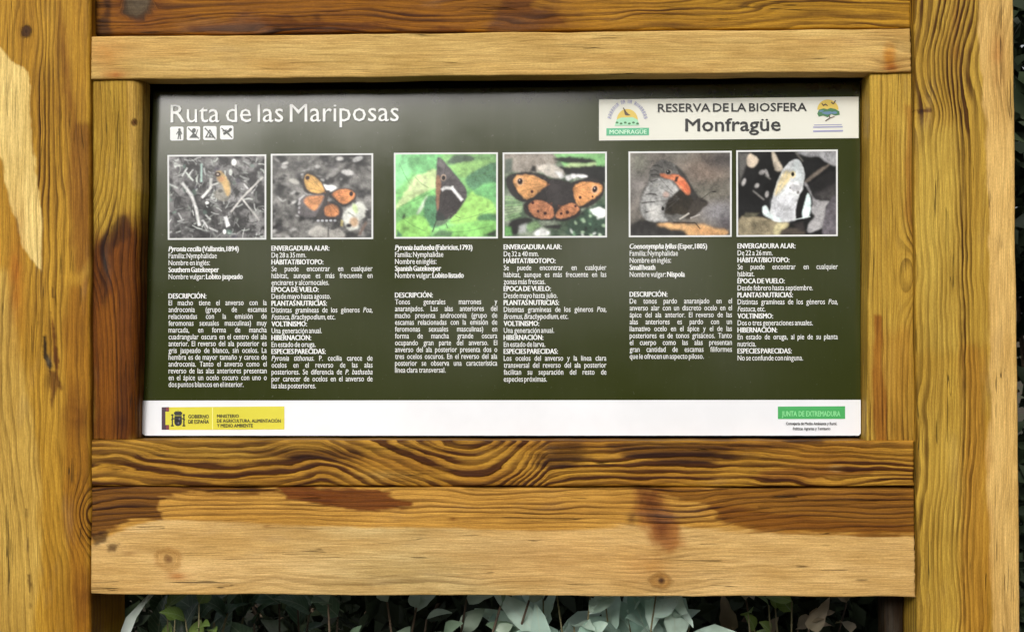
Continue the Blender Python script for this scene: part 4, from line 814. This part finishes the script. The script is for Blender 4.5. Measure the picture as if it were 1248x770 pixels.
# 6: white butterfly among black and grey leaves
p = Pic((14, 34, 846, 742, [(897.3, 183.4), (1021, 182.4), (1021, 287.8), (897.6, 288.6)]), 600)
p.fill((14, 14, 15), (30, 30, 31), 90, 1, 4); p.poly([(30, 50), (120, 60), (90, 170), (40, 300)], (104, 102, 98), 10); p.poly([(100, 110), (130, 60), (195, 115), (155, 175), (110, 160)], (206, 188, 164), 6); p.poly([(305, 50), (325, 50), (360, 120), (400, 195), (330, 195)], (200, 186, 164), 6); p.line([(500, 50), (560, 130)], 14, (120, 116, 108))
p.poly([(520, 45), (840, 45), (840, 170), (740, 130), (690, 90), (590, 90)], (158, 158, 162), 7, tex=.1, ts=40); p.poly([(570, 290), (700, 190), (780, 150), (760, 180), (640, 270), (590, 305)], (124, 112, 100), 6); p.poly([(620, 320), (830, 200), (830, 420), (740, 460), (650, 430)], (38, 36, 36), 8); p.poly([(660, 400), (830, 320), (830, 440), (720, 450)], (86, 82, 82), 22, .8)
p.poly([(570, 310), (600, 320), (660, 440), (780, 455), (750, 500), (740, 640), (680, 690), (600, 710), (610, 640), (660, 580), (630, 540), (640, 440)], (160, 158, 160), 6, tex=.12, ts=30); p.poly([(750, 520), (780, 460), (830, 420), (840, 730), (720, 730)], (112, 106, 114), 7, tex=.25, ts=24)
p.poly([(40, 590), (150, 575), (300, 600), (440, 620), (420, 680), (340, 730), (40, 730)], (160, 146, 112), 8, tex=.2, ts=40); p.poly([(90, 545), (200, 550), (160, 580), (70, 585)], (100, 96, 74), 8); p.poly([(340, 640), (430, 630), (440, 660), (380, 690), (380, 730), (320, 730)], (196, 184, 134), 7); p.poly([(380, 700), (450, 670), (560, 690), (560, 730), (380, 730)], (88, 78, 66), 8)
for x, y, rx, ry, r_ in ((75, 295, 15, 32, 20), (225, 215, 26, 18, -30), (265, 225, 12, 36, -20), (182, 325, 22, 16, -50), (265, 395, 14, 26, 10)): p.ell(x, y, rx, ry, (190, 186, 184), r_, .3, .85)
p.line([(150, 365), (240, 440)], 10, (150, 146, 142)); p.line([(250, 240), (295, 272)], 9, (140, 136, 130)); p.poly([(480, 640), (560, 620), (580, 700), (520, 700)], (70, 62, 60), 12, .7)
p.blur(3); p.poly([(300, 480), (320, 390), (350, 290), (400, 190), (450, 135), (510, 110), (550, 150), (572, 230), (560, 330), (520, 440), (500, 530), (490, 610), (340, 620), (290, 580)], (206, 210, 212), 6, tex=.06, ts=30)
p.poly([(330, 380), (370, 270), (420, 205), (470, 230), (440, 300), (380, 370), (340, 410)], (226, 204, 138), 12, .9); p.poly([(470, 160), (520, 120), (560, 200), (565, 280), (500, 280)], (204, 214, 216), 12, .8)
p.veins((350, 600), [(420, 440), (480, 430), (500, 500), (360, 420), (320, 470)], (164, 166, 176), 5, .7); p.veins((340, 420), [(420, 180), (480, 140), (540, 160), (560, 240)], (182, 184, 180), 5, .6)
p.ell(478, 235, 24, 30, (224, 210, 160)); p.ell(477, 233, 13, 18, (30, 22, 14)); p.ell(490, 345, 70, 46, (228, 230, 232), 10, .2); p.ell(490, 345, 46, 28, (198, 198, 202), 10, .3); p.ell(520, 382, 12, 14, (140, 138, 138)); p.ell(455, 345, 8, 8, (150, 150, 150))
p.poly([(330, 420), (500, 420), (490, 600), (340, 610), (300, 500)], (196, 196, 204), 20, .5); p.poly([(230, 500), (260, 490), (300, 560), (380, 600), (370, 625), (300, 600), (235, 560)], (206, 220, 220), 7); p.poly([(560, 480), (600, 390), (625, 440), (620, 540), (600, 585), (555, 585)], (202, 220, 220), 7); p.line([(490, 605), (620, 580)], 8, (190, 200, 200)); p.poly([(575, 340), (590, 390), (545, 560), (505, 590), (510, 480)], (16, 15, 15), 6)
p.done()

# ------------------------------------------------------------------ plants
def leaf_geo(L, W, segs=6, fold=.25, curl=.3, tip=1.0, wav=.0, seed=0):
    """leaf along +Y, midrib folded, tip curling down; about 24 triangles"""
    rr_ = random.Random(seed); V_, F_ = [], []
    for i in range(segs+1):
        t = i/segs; w_ = W*.5*max(.02, math.sin(math.pi*(t**.75))**.8*(1-.12*tip*t)) if 0 < i < segs else W*.02
        w_ *= 1+wav*4*rr_.uniform(-1, 1)
        y = L*t; z = -curl*L*t*t + .06*L*math.sin(3*t)
        wz = wav*L*rr_.uniform(-1, 1)
        V_ += [(-w_, y, z+fold*w_+wz), (0, y, z), (w_, y, z+fold*w_-wz)]
    for i in range(segs):
        a_ = i*3; F_ += [(a_, a_+1, a_+4, a_+3), (a_+1, a_+2, a_+5, a_+4)]
    return V_, F_
def leaf_mesh(name, mat, **k):
    V_, F_ = leaf_geo(**k); me = bpy.data.meshes.new(name); me.from_pydata(V_, [], F_); me.update()
    me.polygons.foreach_set('use_smooth', np.ones(len(F_), bool)); me.materials.append(mat); return me
def tube(paths, radii, k=6):
    V_, F_ = [], []
    for path, rad in zip(paths, radii):
        path = [Vector(q) for q in path]; b0 = len(V_); n_ = len(path)
        for i, q in enumerate(path):
            d = (path[min(i+1, n_-1)]-path[max(i-1, 0)]).normalized(); a_ = d.orthogonal().normalized(); c_ = d.cross(a_)
            r_ = rad[0]+(rad[1]-rad[0])*i/(n_-1)
            for j in range(k): t = 2*math.pi*j/k; V_.append(q+(a_*math.cos(t)+c_*math.sin(t))*r_)
        for i in range(n_-1):
            for j in range(k): F_.append((b0+i*k+j, b0+i*k+(j+1) % k, b0+(i+1)*k+(j+1) % k, b0+(i+1)*k+j))
        F_.append([b0+(n_-1)*k+j for j in range(k)])
    return V_, F_
def orient(d, up=(0, 0, 1), roll=0.):
    d = Vector(d).normalized(); x = d.cross(Vector(up)); x = x.normalized() if x.length > 1e-4 else Vector((1, 0, 0)); z = x.cross(d)
    return Matrix((x, d, z)).transposed().to_4x4() @ Matrix.Rotation(roll, 4, 'Y')
STEM_G = bark_material('green_brown_stem', rgb(96, 92, 62), rgb(132, 124, 92)); STEM_D = bark_material('dark_twig', rgb(58, 46, 34), rgb(96, 80, 62))
def shrub(name, label, tips, basep, leaves, mats_, per, r0, spread=.9, lean=(0, -.4, .5), smin=.35, seed=1, group=None, stem_mat=None, cat='shrub', scale=(.7, 1.15)):
    """leafy plant: curved stems from the ground to the given tips, single leaves set along them"""
    rr_ = random.Random(seed); root = empty(name, basep); tag(root, label, cat, group)
    bp = Vector(basep); paths, rads, spots = [], [], []
    for tp in tips:
        tp = Vector(tp); b_ = bp + Vector((rr_.uniform(-.06, .06), rr_.uniform(-.05, .05), -.03)); m = b_.lerp(tp, .5)+Vector((rr_.uniform(-.06, .06), rr_.uniform(-.04, .04), .06))
        pts = [(b_*(1-t)*(1-t)+m*2*t*(1-t)+tp*t*t) for t in [i/10 for i in range(11)]]
        paths.append([q-bp for q in pts]); rads.append((r0, r0*.35))
        for q in range(per):
            t = smin+(1-smin)*(q+rr_.random())/per; t = min(t, .999); i = int(t*10); spots.append((pts[i].lerp(pts[i+1], t*10-i), (pts[i+1]-pts[i]).normalized()))
        spots.append((pts[-1], (pts[-1]-pts[-2]).normalized()))
    V_, F_ = tube(paths, rads); mesh_np('stem', [tuple(q) for q in V_], F_, stem_mat or STEM_G, root, True)
    for q, d in spots:
        o = bpy.data.objects.new('leaf', rr_.choice(leaves)); COL.objects.link(o); o.parent = root
        dd = Vector((rr_.uniform(-1, 1), rr_.uniform(-1, 1), rr_.uniform(-.5, .8)))*spread + d*.3 + Vector(lean)*.6
        o.matrix_local = Matrix.Translation(q-bp) @ orient(dd, (rr_.uniform(-.5, .5), -.9, 1.), rr_.uniform(-.5, .5)) @ Matrix.Scale(rr_.uniform(*scale), 4)
    return root
def P3(px, py, Y): return tuple(float(q) for q in at(px, py, Y))
def gnd(x, y): return (x, y, float(ground_z(np.array(x), np.array(y))))

GLA = leaf_material('glaucous_leaf', (.30, .46, .40), (.62, .78, .70), .42, back=(.50, .62, .55), trans=.06, veins=.6)
GLD = leaf_material('dusky_leaf', (.04, .085, .05), (.10, .17, .10), .33, trans=.08, veins=.5)
GRY = leaf_material('yellow_green_leaf', (.12, .2, .035), (.24, .34, .08), .45, trans=.2, veins=.4)
PAL = leaf_material('grey_green_leaf', (.12, .19, .12), (.40, .50, .40), .5, trans=.1)
DRK = leaf_material('dark_foliage', (.008, .015, .006), (.022, .036, .012), .7, trans=.08)
MIDF = leaf_material('tree_foliage', (.035, .06, .02), (.07, .10, .03), .5, trans=.15)
DRY = leaf_material('dry_leaf', (.20, .15, .09), (.38, .33, .25), .7, trans=.1)
big = [leaf_mesh('leaf', GLA, L=.085+.012*i, W=.054-.005*i, fold=.1+.14*i, curl=.1+.12*i, wav=.035, seed=i) for i in range(5)] + [leaf_mesh('leaf', GLA, L=.07, W=.046, fold=.35, curl=.3, wav=.02, seed=8)]
holly = [leaf_mesh('leaf', GLD, L=.065, W=.034, fold=.3, curl=.25, wav=.03, seed=i) for i in range(3)]
small = [leaf_mesh('leaf', GRY, L=.032, W=.021, fold=.25, curl=.2, seed=i) for i in range(2)]
grey = [leaf_mesh('leaf', PAL, L=.040, W=.026, fold=.25, curl=.2, wav=.02, seed=i) for i in range(3)]
dryl = [leaf_mesh('leaf', DRY, L=.045, W=.024, fold=.6, curl=.6, wav=.05, seed=i) for i in range(2)]

def tipset(n_, x0, x1, y0, y1, Y0, Y1, seed):
    rr_ = random.Random(seed); return [P3(x0+(x1-x0)*(i+rr_.random())/n_, rr_.uniform(y0, y1), rr_.uniform(Y0, Y1)) for i in range(n_)]
shrub('glaucous_shrub', 'shrub with broad pale blue-green leaves crowded under the lowest rail', tipset(18, 600, 850, 715, 775, .07, .20, 5), gnd(at(735, 700, .16)[0], .16), big, None, 11, .003, .9, seed=5, scale=(.4, .95))
shrub('holly_shrub', 'shrub with dark green pointed leaves beside the thin white stalks', tipset(7, 180, 300, 735, 790, .09, .3, 6), gnd(at(240, 700, .3)[0], .3), holly, None, 7, .005, seed=6)
shrub('sapling', 'small sapling with yellow-green oval leaves among dark leaves', tipset(5, 200, 262, 732, 775, .07, .14, 7), gnd(at(236, 700, .2)[0], .2), small, None, 6, .003, seed=7)
shrub('grey_leaved_shrub', 'low shrub with small grey-green leaves on crossing bare twigs', tipset(6, 425, 590, 728, 785, .09, .25, 8) + [P3(645, 731, .07), P3(610, 738, .06), P3(400, 735, .08)], gnd(at(505, 700, .28)[0], .28), grey, None, 7, .004, seed=8, stem_mat=STEM_D)
shrub('bramble', 'sparse bramble with dull dark leaves between grey-leaved shrub and thin stalks', tipset(6, 300, 430, 735, 800, .2, .45, 9), gnd(at(360, 700, .36)[0], .36), holly, None, 5, .004, seed=9, stem_mat=STEM_D)
shrub('sprig', 'thin sprig with bright yellow-green leaves right of the pale broad-leaved shrub', tipset(5, 905, 965, 730, 775, .1, .2, 10), gnd(at(935, 700, .3)[0], .3), small, None, 7, .003, seed=10)
shrub('withered_bush', 'bare twiggy bush with a few curled dry leaves', tipset(7, 880, 1060, 730, 790, .09, .4, 12), gnd(at(985, 700, .4)[0], .4), dryl, None, 2, .0035, seed=12, stem_mat=STEM_D)
# pale dry stalks and one strap leaf standing behind the lowest rail
PST = bark_material('bleached_stalk', rgb(172, 166, 150), rgb(214, 210, 196))
def stalk(label, p0, p1, r_, Y):
    a_, b_ = Vector(P3(*p0, Y)), Vector(P3(*p1, Y)); d = (b_-a_); L = d.length; d.normalize(); g0 = a_ + d*((a_.z+.02)/-d.z) if d.z < 0 else b_
    top = b_ if b_.z > a_.z else a_; bot = g0; bp = Vector((bot.x, bot.y, 0))
    pts = [bot.lerp(top, i/9)+Vector((math.sin(i*1.3)*.004, 0, 0)) for i in range(10)]
    V_, F_ = tube([[q-bp for q in pts]], [(r_, r_*.7)], 7)
    o = mesh_np('dry_stalk', [tuple(q) for q in V_], F_, PST, None, True); o.location = bp
    tag(o, label, 'stalk')
stalk('thin bleached stalk leaning beside the dark pointed leaves', (258, 768), (272, 700), .0026, .06)
stalk('slim straight grey stalk between dark leaves, clear of other stems', (371, 768), (366, 700), .0024, .07)
stalk('slender dark-flecked stalk standing among dry curled leaves', (1030, 768), (1029, 700), .0016, .10)
STRAP = leaf_material('bleached_blade', (.42, .48, .45), (.50, .56, .53), .5, trans=.1)
bp = Vector(P3(140, 820, .056)); bp.z = 0
pts = [Vector(P3(x, y, .056)) for x, y in ((60, 1060), (95, 930), (128, 830), (150, 778), (160, 752), (174, 735), (186, 722), (200, 715))]; pts[0].z = -.01
V_, F_ = [], []
for i, q in enumerate(pts):
    w_ = .0075*(1-.65*(i/7)**2)*(1+.2*math.sin(i*2.1)); V_ += [tuple(q-bp+Vector((-w_, 0, 0))), tuple(q-bp+Vector((0, .002, 0))), tuple(q-bp+Vector((w_, .001*math.sin(i), 0)))]
for i in range(7): F_ += [(i*3, i*3+1, i*3+4, i*3+3), (i*3+1, i*3+2, i*3+5, i*3+4)]
o = mesh_np('grass_blade', V_, F_, STRAP, None, True); o.location = bp; tag(o, 'long pale bleached grass blade curving beside the left post', 'grass blade')
o['label'] = 'long pale bleached grass blade curving up under the lowest rail'

def foliage(n_, centers, radii, size, seed, flat=.75):
    """a mass of small separate bent leaves spread through overlapping clumps"""
    r = np.random.default_rng(seed); c = np.asarray(centers, float); rad = np.asarray(radii, float)
    k = r.choice(len(c), n_, p=rad**2/np.sum(rad**2)); d = r.normal(size=(n_, 3)); d /= np.linalg.norm(d, axis=1)[:, None]
    pos = c[k] + d*(rad[k]*r.uniform(.35, 1.0, n_)**.6)[:, None]*np.array((1, 1, flat))
    a_ = r.normal(size=(n_, 3)); a_ /= np.linalg.norm(a_, axis=1)[:, None]; b_ = np.cross(a_, r.normal(size=(n_, 3))); b_ /= np.linalg.norm(b_, axis=1)[:, None]
    nn = np.cross(a_, b_); L = size*r.uniform(.6, 1.3, n_)[:, None]; W = L*.55
    V_ = np.stack([pos-a_*L*.5, pos+b_*W*.5+nn*L*.12, pos+a_*L*.5, pos-b_*W*.5+nn*L*.12], 1).reshape(-1, 3)
    I_ = np.arange(n_)*4
    return V_, np.concatenate([np.stack([I_, I_+1, I_+2], -1), np.stack([I_, I_+2, I_+3], -1)])
def bush(name, label, x, y, h, r_, n_, size, mat, seed, group=None):
    rr_ = random.Random(seed); bp = gnd(x, y); root = empty(name, bp); tag(root, label, 'shrub', group)
    cs = [(rr_.uniform(-r_, r_)*.75, rr_.uniform(-r_, r_)*.6, h*rr_.uniform(.12, .85)) for _ in range(16)]; rs = [rr_.uniform(.3, .5)*r_ for _ in cs]
    V_, F_ = foliage(n_, cs, rs, size, seed); mesh_np('foliage', V_, F_, mat, root)
    V_, F_ = tube([[Vector((rr_.uniform(-.05, .05), 0, -.05)), Vector(c)*.5+Vector((0, 0, .05)), Vector(c)] for c in cs], [(.012, .004)]*len(cs), 5); mesh_np('stem', [tuple(q) for q in V_], F_, STEM_D, root, True)
BUSH = [(-1.15, .95, 1.0, .55, 'dense dark shrub behind the left post'), (-.42, 1.05, .95, .55, 'dense dark shrub behind the thin bleached stalks'), (.12, 1.0, .9, .5, 'dense dark shrub behind the pale broad-leaved shrub'), (.62, 1.2, 1.0, .55, 'dense dark shrub behind the dry curled leaves'),
        (1.12, 1.25, 2.3, .6, 'tall dark shrub showing past the outer edge of the right post'), (1.9, 1.6, 2.1, .8, 'tall wide dark thicket shrub beyond the right post'), (-1.9, 1.6, 2.0, .8, 'tall wide dark thicket shrub beyond the left post'), (-.7, 2.2, 1.9, .8, 'tall dark shrub in the second row behind the panel'), (.6, 2.4, 2.0, .9, 'broad dark shrub in the second row behind the panel')]
for i, (x, y, h, r_, lb) in enumerate(BUSH): bush('thicket_shrub', lb, x, y, h, r_, 7000 if h > 1.5 else 5000, .06 if h > 1.5 else .05, DRK, 40+i, 'dark shrubs behind the board')
BARK = bark_material('bark', (.06, .045, .03), (.14, .11, .08))
def tree(x, y, h, cr, label, seed, n_=9000):
    rr_ = random.Random(seed); bp = gnd(x, y); root = empty('oak_tree', bp); tag(root, label, 'tree', 'trees around the clearing')
    top = Vector((rr_.uniform(-.3, .3), rr_.uniform(-.3, .3), h*.55)); paths = [[Vector((0, 0, -.1)), Vector((.05, .03, h*.25)), top]]; rads = [(.16, .09)]
    cs = []
    for i in range(13):
        a_ = i*2.4; e = Vector((math.cos(a_)*cr*rr_.uniform(.25, .8), math.sin(a_)*cr*rr_.uniform(.25, .8), h*rr_.uniform(.55, .95))); b_ = Vector((0, 0, -.1)).lerp(top, rr_.uniform(.6, 1)); paths.append([b_, b_.lerp(e, .5)+Vector((0, 0, .15)), e]); rads.append((.06, .02)); cs.append(tuple(e))
    V_, F_ = tube(paths, rads, 8); mesh_np('trunk', [tuple(q) for q in V_], F_, BARK, root, True)
    V_, F_ = foliage(n_, cs, [cr*rr_.uniform(.28, .45) for _ in cs], .11, seed); mesh_np('crown', V_, F_, MIDF, root)
for i, (x, y, h, cr, lb) in enumerate([(-2.6, 3.8, 5.2, 1.9, 'round crowned evergreen oak furthest toward the left post side'), (.2, 4.4, 5.6, 2.0, 'evergreen oak standing straight behind the panel'), (2.7, 3.6, 5.0, 1.9, 'evergreen oak standing behind the right post')]): tree(x, y, h, cr, lb, 70+i)
for i, (x, y, h, cr, lb) in enumerate([(-1.6, -10, 3.9, 1.9, 'small evergreen oak added unseen opposite the panel to darken its reflection'), (-5.2, -11, 3.6, 2.2, 'low spreading evergreen oak added unseen opposite the left post'), (1.9, -9.5, 5.2, 2.0, 'taller evergreen oak added unseen opposite the right post'), (4.6, -8.5, 6.4, 2.3, 'tallest evergreen oak added unseen opposite the board'), (7.6, -7, 6.0, 2.3, 'wide evergreen oak added unseen furthest right of the board')]): tree(x, y, h, cr, lb, 90+i, 14000)  # unseen oaks added behind the camera so the panel reflects dark foliage
# low hedge shrubs added behind the camera to darken the panel's reflection
for i, (x, y, h, r_, lb) in enumerate([(-6.4, -8.6, 2.2, 1.3, 'rounded hedge shrub added unseen below the low spreading oak'), (-4.0, -8.8, 2.3, 1.3, 'hedge shrub added unseen between the two smaller oaks'), (-1.6, -8.6, 2.3, 1.3, 'hedge shrub added unseen in front of the small oak'), (.7, -8.8, 2.5, 1.3, 'hedge shrub added unseen between the small and the taller oak'), (3.0, -8.2, 2.6, 1.3, 'hedge shrub added unseen in front of the taller oak'), (5.2, -7.4, 2.7, 1.3, 'hedge shrub added unseen in front of the tallest oak'), (7.2, -5.8, 2.7, 1.3, 'hedge shrub added unseen in front of the wide oak')]): bush('added_hedge_shrub', lb, x, y, h, r_, 6000, .13, DRK, 120+i, 'unseen hedge shrubs added for the panel reflection')
